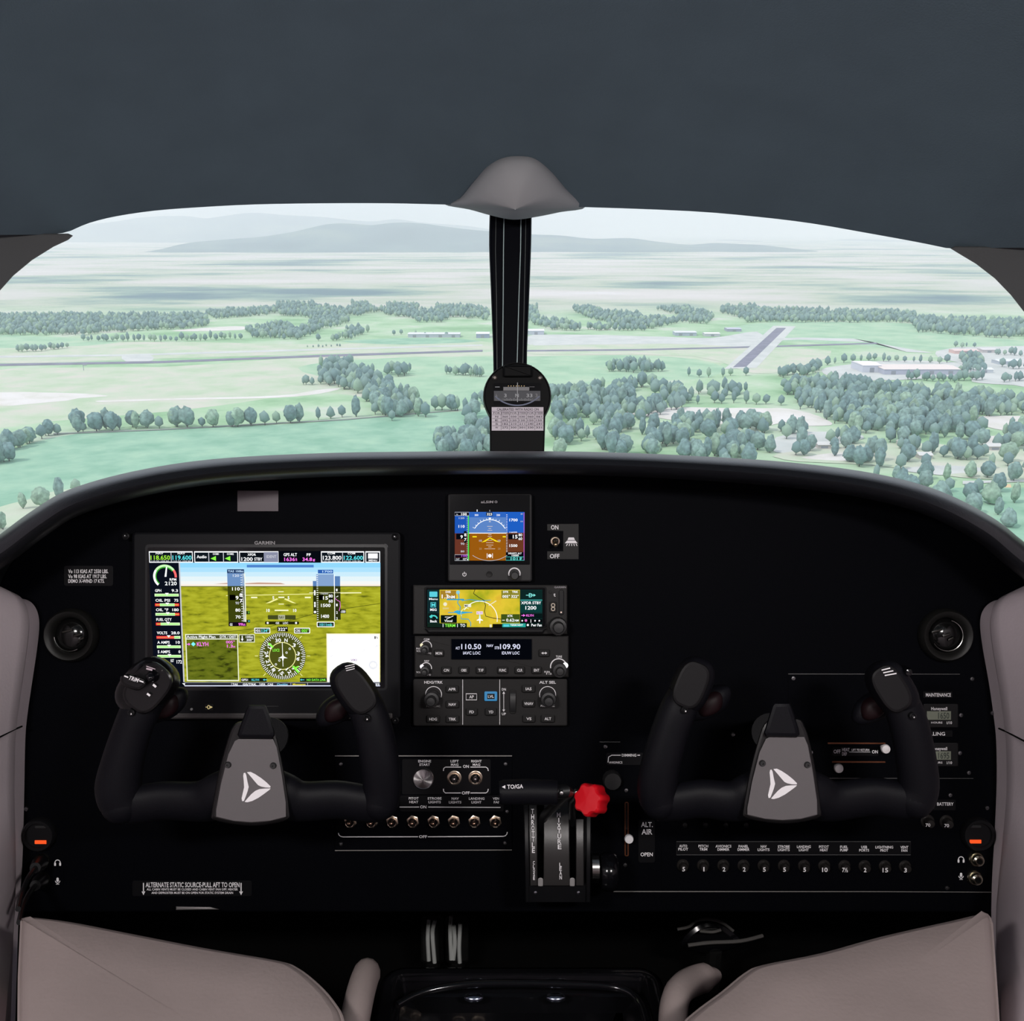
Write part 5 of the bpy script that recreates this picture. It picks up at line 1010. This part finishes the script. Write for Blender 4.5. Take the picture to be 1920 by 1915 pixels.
patch([(1805, 902), (1990, 898), (1990, 902), (1860, 905), (1805, 908)], CON, 0)
patch([(1862, 908), (1895, 908), (1898, 920), (1868, 921)], ORG_, 0)
patch([(1790, 915), (1990, 925), (2050, 1000), (1990, 1060), (1880, 985), (1800, 940)], FG, 3, 2)
patch([(100, 812), (300, 804.5), (640, 786), (860, 768), (860, 769.6), (640, 788), (300, 806.5), (100, 814.5)], RDG, 0)
patch([(1690, 745), (1850, 748), (1990, 752), (1990, 762), (1850, 760), (1760, 756)], PAL, 3, 1)
# hills
def hill(name, prof, D0, D1, m, seed, label):
    prof = smooth(prof, 8); b = B(); rows = []; K = 9
    for k in range(K+1):
        t = k/K; row = []
        for i, (px, py) in enumerate(prof):
            D = D0+(D1-D0)*t; q_ = atY(px, py, D1); x = q_.x; top = q_.z-GZ
            f = math.sin(min(1, t*1.0)*PI/2)**2.4
            nn_ = noise.fractal(Vector((x/2600, D/2600, seed)), 1, 2, 5)
            z = top*f*(1+.35*nn_*(1-t)*2.2)+(top*.05*nn_ if t < 1 else top*.03*nn_)
            row.append(Vector((x*(D/D1)**.15, D, GZ-4+max(0, z))))
        rows.append(row)
    rows.append([v+Vector((0, 1500, -v.z+GZ-40)) for v in rows[-1]])
    b.grid(rows, m); b.build(name, kind='structure', label=label, smooth=80)
HM = land_mat('wooded_hill', [(.35, '#566f74'), (.5, '#647d80'), (.65, '#7c8f88')], .0012)
hill('hill', [(380, 452), (440, 447), (500, 443), (560, 434), (610, 423), (650, 419), (700, 422), (745, 418), (790, 419), (830, 424), (880, 430), (930, 434), (1000, 439), (1050, 441), (1110, 447), (1180, 446), (1230, 452), (1290, 458), (1340, 455), (1390, 457), (1430, 459), (1490, 467), (1540, 474), (1600, 480)], 7200, 9500, HM, 1.5, 'green hill ridge behind the dry plain')
hill('mountain', [(-300, 440), (-100, 436), (60, 432), (150, 426), (220, 416), (280, 407), (345, 405), (390, 409), (450, 402), (495, 400), (540, 404), (600, 407), (650, 412), (700, 415), (745, 412), (800, 418), (880, 424), (960, 436), (1050, 446), (1150, 452), (1280, 455), (1360, 449), (1430, 455), (1500, 456), (1560, 450), (1610, 448), (1660, 452), (1720, 462), (1790, 468), (1900, 470), (2200, 470)], 14500, 19000, HM, 3.1, 'pale far mountain range on the horizon')
# ---------------------------------------------------------------- trees
import bmesh
TM = [surf('hazed_foliage_%d' % i, c, .9, spec=.05, var=.35, vscale=5) for i, c in enumerate([(.185, .28, .275), (.23, .335, .305), (.30, .42, .32)])]  # albedo lifted and blued so the haze sits in the leaf colour
TRK = surf('tree_bark', (.10, .09, .08), .9, spec=.05)
def crown(kind, seed, sub=2):
    bm = bmesh.new(); bmesh.ops.create_icosphere(bm, subdivisions=sub, radius=1); V = []
    for v in bm.verts:
        n = v.co.normalized(); q = 1+.22*noise.noise(n*1.9+Vector((seed, 0, 0)))+.18*noise.noise(n*4.2+Vector((0, seed, 0)))+(.16*noise.noise(n*9+Vector((0, seed, 5))) if sub > 2 else 0)
        x, y, z = n*q
        if kind == 'round': X, Y_, Z_ = x*.36, y*.36, .56+z*.44
        elif kind == 'oval': X, Y_, Z_ = x*.21, y*.21, .54+z*.46
        else: X, Y_, Z_ = x*.33*(1-.3*z), y*.33*(1-.3*z), .52+z*.47
        V.append((X, Y_, max(.06, Z_)))
    Fs = [[v.index for v in f.verts] for f in bm.faces]; bm.free(); return V, Fs
def tree_geo(kind, seed, mi, sub=2):
    V, Fs = crown(kind, seed, sub); n = len(V); M = [mi]*len(Fs); k = 5
    for z, r in ((0, .03), (.4, .022)):
        for i in range(k): a = 2*PI*i/k; V.append((r*math.cos(a), r*math.sin(a), z))
    for i in range(k): Fs.append([n+i, n+(i+1) % k, n+k+(i+1) % k, n+k+i]); M.append(3)
    return V, Fs, M
KINDS = ('round', 'oval', 'bushy')
PROTO = {(kd, s, mi): tree_geo(kd, s*3.7+1, mi, 3) for kd in KINDS for s in range(3) for mi in range(3)}
PROTO_LO = {(kd, s, mi): tree_geo(kd, s*3.7+1, mi, 1) for kd in KINDS for s in range(3) for mi in range(3)}
PM = {}
for key, (V, Fs, M) in PROTO.items():
    me = bpy.data.meshes.new('tree_'+key[0]); me.from_pydata(V, [], Fs)
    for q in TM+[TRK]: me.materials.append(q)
    me.polygons.foreach_set('material_index', M); me.polygons.foreach_set('use_smooth', [True]*len(Fs)); me.update(); PM[key] = me
def inside(P, x, y):
    c = False; j = len(P)-1
    for i in range(len(P)):
        if (P[i][1] > y) != (P[j][1] > y) and x < (P[j][0]-P[i][0])*(y-P[i][1])/(P[j][1]-P[i][1])+P[i][0]: c = not c
        j = i
    return c
TREES = []
R_ = random.Random(11)
def hoody(x):
    L = [(0, 1002), (60, 958), (130, 918), (250, 884), (400, 861), (600, 850), (960, 846), (1300, 855), (1480, 867), (1640, 888), (1760, 920), (1860, 970), (1920, 1017)]
    x = max(0, min(1919, x))
    for (a, ya), (c, yc) in zip(L, L[1:]):
        if a <= x <= c: return ya+(yc-ya)*(x-a)/(c-a)
def plant(x, y, hm, kind, where, shade=None):
    hm *= .90
    D = H*F/(y-HY); hp = hm*F/D
    seen = not (x < -10 or x > 1930 or y-hp*.8 > hoody(x))
    TREES.append((x, y, hm, kind, where, R_.choice((0, 0, 1, 1, 2)) if shade is None else shade, seen))
def forest(P, where, dens=1.0, hm=13, mix=(.5, .25, .25), jit=.25, hole=None):
    ys = [p[1] for p in P]; xs = [p[0] for p in P]; y = min(ys)
    while y < max(ys):
        D = H*F/(y-HY); hp = hm*F/D; x = min(xs)+R_.random()*hp*.6
        while x < max(xs):
            xx = x+R_.uniform(-.25, .25)*hp; yy = y+R_.uniform(-.12, .12)*hp
            if inside(P, xx, yy) and not (hole is not None and noise.noise(Vector((xx*.018, yy*.05, hole))) > .12):
                kd = R_.choices(KINDS, mix)[0]; plant(xx, yy, hm*R_.uniform(1-jit, 1+jit)*(1.1 if kd == 'oval' else 1), kd, where)
            x += hp*.40/dens
        y += hp*.20/dens
def row(P, where, step, hm=13, mix=(.6, .25, .15), jit=.25, jy=1.5):
    for (x0, y0), (x1, y1) in zip(P, P[1:]):
        n = max(1, int(abs(x1-x0)/step))
        for i in range(n):
            t = (i+R_.uniform(-.3, .3))/n; kd = R_.choices(KINDS, mix)[0]
            plant(x0+(x1-x0)*t, y0+(y1-y0)*t+R_.uniform(-jy, jy), hm*R_.uniform(1-jit, 1+jit)*(1.1 if kd == 'oval' else 1), kd, where)
# far woods
forest([(-20, 596), (180, 594), (385, 594), (395, 606), (380, 616), (250, 622), (160, 630), (-20, 630)], 'far wood beyond the long road', 1.0, 12)
row([(155, 640), (250, 640), (330, 640), (460, 635)], 'far wood beyond the long road', 9, 11)
forest([(385, 588), (520, 580), (525, 590), (400, 600)], 'far wood beyond the long road', 1, 11)
forest([(515, 572), (700, 572), (900, 580), (918, 590), (918, 604), (740, 606), (700, 622), (650, 640), (560, 640), (540, 620), (530, 600)], 'far wood beyond the long road', 1.0, 12, hole=4.2)
forest([(460, 622), (540, 610), (560, 638), (470, 634)], 'far wood beyond the long road', 1, 12)
row([(735, 628), (860, 634)], 'far wood beyond the long road', 18, 9)
row([(640, 650), (570, 652)], 'far wood beyond the long road', 8, 4, (0, 0, 1))
forest([(985, 578), (1200, 582), (1300, 580), (1420, 578), (1420, 604), (1380, 612), (1270, 606), (1210, 622), (1040, 622), (985, 604)], 'wood beyond the small airport', 1.0, 12, hole=6.6)
forest([(1410, 585), (1500, 584), (1720, 590), (1720, 606), (1600, 606), (1420, 606)], 'wood beyond the small airport', 1.0, 12)
forest([(1700, 600), (1990, 610), (1990, 636), (1870, 634), (1720, 624)], 'wood beyond the small airport', 1.0, 13)
row([(35, 660), (85, 658), (135, 651)], 'short tree row by the long road', 8, 10, (.8, 0, .2))
# middle ground
forest([(592, 688), (660, 682), (668, 700), (700, 712), (735, 730), (790, 762), (800, 785), (735, 790), (690, 755), (640, 730), (600, 722)], 'slanting belt across the meadow', 1.0, 14, jit=.3)
row([(566, 722), (610, 720)], 'slanting belt across the meadow', 9, 10)
forest([(722, 698), (770, 697), (772, 706), (725, 707)], 'small clump on the middle meadow', 1, 14); row([(682, 698), (712, 705)], 'small clump on the middle meadow', 12, 12)
row([(738, 745), (785, 748)], 'slanting belt across the meadow', 16, 15)
row([(835, 702), (870, 703), (912, 706)], 'clump beside the windscreen post', 8, 11, (.3, .2, .5)); row([(870, 705), (912, 707)], 'clump beside the windscreen post', 9, 13)
forest([(1132, 688), (1180, 682), (1248, 696), (1240, 702), (1140, 698)], 'clump behind the compass meadow', 1, 12)
row([(1285, 706), (1350, 707), (1415, 704)], 'meadow below the runway end', 17, 10, (.5, .5, 0))
forest([(1452, 704), (1500, 700), (1535, 688), (1540, 696), (1500, 708), (1455, 710)], 'clump between runway and warehouse', 1, 12)
row([(1550, 684), (1640, 676), (1700, 680), (1790, 682)], 'yard around the long warehouse', 13, 10); row([(1700, 712), (1790, 716), (1850, 712)], 'yard around the long warehouse', 10, 11); forest([(1800, 672), (1830, 672), (1850, 700), (1800, 706)], 'yard around the long warehouse', .9, 11)
row([(1790, 652), (1835, 650)], 'yard around the long warehouse', 10, 8); row([(1865, 664), (1945, 670)], 'yard around the long warehouse', 10, 10); row([(1880, 690), (1945, 694)], 'yard around the long warehouse', 10, 11); row([(1880, 716), (1945, 714)], 'yard around the long warehouse', 10, 11)
# wood right of the compass
forest([(1035, 745), (1080, 735), (1130, 724), (1210, 724), (1280, 742), (1300, 765), (1240, 778), (1200, 800), (1230, 830), (1200, 860), (1035, 860), (1035, 800)], 'wood beside the compass', .95, 14, hole=2.3)
forest([(850, 770), (905, 745), (925, 745), (925, 860), (790, 860), (775, 835), (860, 822), (870, 800)], 'wood beside the compass', .9, 14, hole=8.8)
row([(815, 770), (860, 772), (905, 778)], 'wood beside the compass', 12, 13)
forest([(1285, 735), (1370, 730), (1440, 728), (1470, 742), (1400, 748), (1290, 752)], 'wood behind the white clearing', .75, 13, hole=1.7)
row([(1265, 757), (1380, 756), (1480, 762)], 'wood behind the white clearing', 20, 12)
forest([(1465, 728), (1520, 720), (1600, 722), (1720, 740), (1850, 752), (1950, 758), (1950, 778), (1840, 782), (1800, 812), (1700, 818), (1600, 812), (1550, 790), (1500, 770)], 'wood behind the white clearing', .95, 14)
forest([(1200, 805), (1300, 792), (1440, 805), (1450, 850), (1400, 870), (1200, 862)], 'wood before the white clearing', .95, 14, hole=3.9)
forest([(1440, 800), (1560, 815), (1700, 815), (1950, 800), (1950, 860), (1800, 880), (1640, 870), (1480, 860)], 'pale-roofed gardens', .62, 13, hole=5.1)
forest([(1560, 860), (1800, 880), (1950, 870), (1950, 1010), (1800, 960), (1640, 905)], 'pale-roofed gardens', .38, 13)
forest([(700, 880), (1450, 885), (1700, 925), (1900, 1040), (1900, 1150), (700, 1100)], 'pale-roofed gardens', .3, 13, hole=5.1)
forest([(1960, 700), (2300, 700), (2500, 1000), (2000, 1000)], 'pale-roofed gardens', .45, 13, hole=2.1)
forest([(-500, 600), (-20, 596), (-20, 630), (-500, 634)], 'far wood beyond the long road', 1, 12)
row([(-400, 910), (-20, 858)], 'row edging the bright green field', 22, 14)
# hedge row along the bright field and lower left
row([(-20, 850), (30, 842), (90, 818), (140, 812), (250, 804), (330, 802), (430, 801), (540, 793), (640, 782), (700, 778), (790, 772)], 'row edging the bright green field', 21, 14, (.62, .3, .08), .35)
row([(-20, 858), (40, 838), (100, 815)], 'row edging the bright green field', 11, 13); row([(-20, 870), (30, 862)], 'row edging the bright green field', 9, 14)
row([(150, 806), (280, 801), (400, 798)], 'row edging the bright green field', 42, 18, (.6, .4, 0))
row([(5, 985), (45, 955), (80, 952), (140, 926), (175, 915)], 'strip above the rim', 26, 12, (.5, .5, 0)); row([(-10, 1000), (30, 985)], 'strip above the rim', 18, 12)
TREES.sort(key=lambda t: (not t[6], -t[2]/(H*F/(t[1]-HY))))
NI = 300
SH = ('blue-green', 'grey-green', 'pale green')
SETS = {}
for (x, y, hm, kd, where, mi, seen_) in TREES[:NI]:
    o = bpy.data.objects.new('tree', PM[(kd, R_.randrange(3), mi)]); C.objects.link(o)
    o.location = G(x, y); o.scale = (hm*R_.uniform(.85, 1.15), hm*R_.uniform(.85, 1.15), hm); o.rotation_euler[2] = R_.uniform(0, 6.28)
    lab = '%s %s tree in the %s' % (SH[mi], {'round': 'round-crowned', 'oval': 'slender upright', 'bushy': 'low bushy'}[kd], where)
    tag(o, lab, 'tree', 'trees of the '+where); SETS.setdefault(lab, []).append((x, o))
ORDN = ['leftmost', 'second from left', 'third from left', 'fourth from left', 'fifth from left', 'sixth from left', 'seventh from left', 'eighth from left', 'ninth from left', 'tenth from left', 'eleventh from left', 'twelfth from left']
for lab, v in SETS.items():
    if 1 < len(v) <= (6 if 'wood ' in lab else 12):
        for k_, (x, o) in enumerate(sorted(v, key=lambda t: t[0])): o['label'] = lab+', '+(ORDN[k_] if k_ < len(v)-1 else 'rightmost')
V_ = []; F_ = []; M_ = []
for (x, y, hm, kd, where, mi, seen_) in TREES[NI:]:
    V, Fs, M = PROTO_LO[(kd, R_.randrange(3), mi)]; g = G(x, y); a = R_.uniform(0, 6.28); ca, sa = math.cos(a)*hm, math.sin(a)*hm; o0 = len(V_)
    V_ += [(g.x+vx*ca-vy*sa, g.y+vx*sa+vy*ca, g.z+vz*hm) for vx, vy, vz in V]; F_ += [[i+o0 for i in f] for f in Fs]; M_ += M
me = bpy.data.meshes.new('distant_trees'); me.from_pydata(V_, [], F_)
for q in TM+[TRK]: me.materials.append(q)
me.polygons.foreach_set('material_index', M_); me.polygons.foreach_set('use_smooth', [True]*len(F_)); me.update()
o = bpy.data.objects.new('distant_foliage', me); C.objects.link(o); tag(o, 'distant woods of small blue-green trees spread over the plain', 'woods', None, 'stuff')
print('TREES', len(TREES))
# ---------------------------------------------------------------- buildings
def building(x0, x1, y, h, dep, wall, roof, label, gable=0.0, name='warehouse'):
    g0 = G(x0, y); D = g0.y; X0 = g0.x; X1 = G(x1, y).x
    root = thing(name, ((X0+X1)/2, D+dep/2, GZ), label, 'building')
    wm = surf('wall_'+wall, wall, .8, spec=.1); rm = surf('roof_'+roof, roof, .8, spec=.1)
    b = B(); b.box((X0, D, GZ), (X1, D+dep, GZ+h), wm); b.build('walls', root, smooth=0)
    b = B(); o = .6; z0 = GZ+h; z1 = z0+max(.5, gable); ym = D+dep/2
    V = [(X0-o, D-o, z0), (X1+o, D-o, z0), (X1+o, ym, z1), (X0-o, ym, z1), (X1+o, D+dep+o, z0), (X0-o, D+dep+o, z0)]
    b.add(V, [[0, 1, 2, 3], [3, 2, 4, 5], [0, 3, 5], [1, 4, 2], [0, 5, 4, 1]], rm); b.build('roof', root, smooth=0)
    dm_ = surf('dim_opening', (.28, .3, .34), .7)
    n = max(1, int((X1-X0)/16))
    for i in range(min(n, 4)):
        cx_ = X0+(i+.5)*(X1-X0)/min(n, 4); b = B(); b.box((cx_-2.5, D-.12, GZ), (cx_+2.5, D+.05, GZ+h*.7), dm_); b.build('loading_door', root, smooth=0)
building(1617, 1652, 699, 8, 38, '#c9ccd6', '#f0eaec', 'tall white warehouse block standing at the end of the long shed', 1.5)
building(1657, 1800, 703, 6, 42, '#b4b7c6', '#e9dcd6', 'very long pale shed roof beside the tall warehouse block', 1.5)
building(765, 862, 633, 5, 25, '#b9bfc9', '#e4e3e8', 'long low airport hall behind a row of round trees', 1)
building(893, 917, 634, 6, 30, '#9aa3bb', '#eceaf2', 'airport hangar partly hidden by the centre post', 1, 'hangar')
building(990, 1020, 628, 6, 30, '#b9bfc9', '#eceaf2', 'pale airport hangar just right of the centre post', 1, 'hangar')
building(1266, 1306, 630, 5, 25, '#aeb6c6', '#e2e2ea', 'wide airport hangar with a pale roof by the apron', 1, 'hangar')
building(1322, 1350, 631, 4, 22, '#c6c6ce', '#f0eeee', 'small white hangar in the middle of the apron', 1, 'hangar')
building(1364, 1390, 622, 4, 25, '#a5a8bb', '#c7c6d6', 'violet-grey hangar nearest the runway', 1, 'hangar')
building(1790, 1835, 664, 4, 18, '#d9b9b4', '#e6cfcb', 'pinkish house with a pale roof beyond the long shed', 1.5, 'house')
building(1842, 1868, 662, 4, 16, '#c6c0c0', '#dcd6d6', 'small grey house next to the pinkish one', 1.5, 'house')
building(1872, 1915, 684, 4, 18, '#bcc2cc', '#e4e6ea', 'pale house in front of the pinkish house', 1.5, 'house')
building(1830, 1862, 700, 4, 14, '#c8ccd2', '#ececec', 'white house beside the end of the long shed', 1.5, 'house')
for i, (x, y, lab) in enumerate([(1545, 842, 'low pale cottage roof nearest the white clearing'), (1735, 862, 'low pale cottage roof between garden trees above the rim'), (1700, 838, 'small cottage roof in front of the dense wood'), (1865, 845, 'low pale cottage roof by the pale yard')]):
    building(x-11, x+13, y, 3, 9, '#c2bcb8', '#d8d6d2', lab, 1.5, 'cottage')
# wind sock mast on the near meadow
t = thing('wind_sock', G(157, 695), 'tiny wind sock mast on a pale patch of meadow', 'wind sock')
g = G(157, 695); b = B(); b.tube3([g, g+Vector((0, 0, 7))], .35, surf('mast_grey', (.3, .32, .36), .6), 6); b.build('mast', t)
b = B(); b.tube3([g+Vector((0, 0, 6.6)), g+Vector((4, 0, 5.9))], [.8, .4], surf('mast_grey', (.3, .32, .36), .6), 8); b.build('sock', t)
# haze over the plain
hz = bpy.data.materials.new('valley_haze'); hz.use_nodes = True; nt = hz.node_tree; nt.nodes.clear()
vs = nt.nodes.new('ShaderNodeVolumeScatter'); vs.inputs['Color'].default_value = (.92, .95, 1, 1); vs.inputs['Density'].default_value = .00011; vs.inputs['Anisotropy'].default_value = .0
o_ = nt.nodes.new('ShaderNodeOutputMaterial'); nt.links.new(vs.outputs[0], o_.inputs['Volume'])
b = B(); b.box((-50000, -60, GZ-60), (50000, 51000, GZ+900), hz)
b.build('haze', label='thin pale daylight haze lying over the whole plain', cat='haze', kind='stuff', smooth=0)
# ================================================================ camera, world, lamps
cam = bpy.data.cameras.new('camera'); co = bpy.data.objects.new('camera', cam); C.objects.link(co)
co.location = (0, 0, EZ); co.rotation_euler = (PI/2-TILT, 0, 0); cam.sensor_fit = 'HORIZONTAL'; cam.sensor_width = 36; cam.lens = 36*F/1920
cam.clip_start = .02; cam.clip_end = 60000
bpy.context.scene.camera = co
wd = bpy.data.worlds.new('sky'); bpy.context.scene.world = wd; wd.use_nodes = True; nt = wd.node_tree
bg = nt.nodes['Background']; tc = nt.nodes.new('ShaderNodeTexCoord'); sp = nt.nodes.new('ShaderNodeSeparateXYZ'); r = nt.nodes.new('ShaderNodeValToRGB')
r.color_ramp.elements[0].position = .0; r.color_ramp.elements[0].color = (.84, .905, 1.04, 1); r.color_ramp.elements[1].position = .6; r.color_ramp.elements[1].color = (.76, .84, .98, 1)
nt.links.new(tc.outputs['Generated'], sp.inputs[0]); nt.links.new(sp.outputs['Z'], r.inputs['Fac']); nt.links.new(r.outputs['Color'], bg.inputs['Color']); bg.inputs['Strength'].default_value = 1.08
def lamp(name, kind, loc, energy, color, rot=None, **kw):
    l = bpy.data.lights.new(name, kind); l.energy = energy; l.color = color
    for k_, v in kw.items(): setattr(l, k_, v)
    o = bpy.data.objects.new(name, l); C.objects.link(o); o.location = loc
    if rot: o.rotation_euler = rot
    return o
lamp('sun', 'SUN', (0, 0, 500), 1.6, (1, .97, .9), (math.radians(38), 0, math.radians(-60)), angle=.02)
# two fill lamps with made-up housings, added to light the cabin
for x in (-.40, .40):
    t = thing('fill_lamp', (x, -.10, 1.43), 'small square added fill lamp under the headliner', 'lamp', 'added fill lamps')
    b = B(); b.box((x-.09, -.14, 1.445), (x+.09, -.04, 1.475), BLK2); b.build('housing', t)
    lamp('fill_light', 'AREA', (x, -.10, 1.43), 10, (1, .95, .93), (math.radians(50), 0, 0), shape='RECTANGLE', size=.17, size_y=.1)
sc = bpy.context.scene
sc.view_settings.view_transform = 'Standard'; sc.view_settings.look = 'None'; sc.view_settings.exposure = 0; sc.view_settings.gamma = 1; sc.view_settings.use_curve_mapping = False
sc.cycles.use_denoising = True; sc.cycles.use_adaptive_sampling = True; sc.cycles.adaptive_threshold = .015; sc.cycles.max_bounces = 6; sc.cycles.diffuse_bounces = 3; sc.cycles.glossy_bounces = 3; sc.cycles.transparent_max_bounces = 4; sc.cycles.volume_bounces = 2
sc.cycles.sample_clamp_indirect = 4
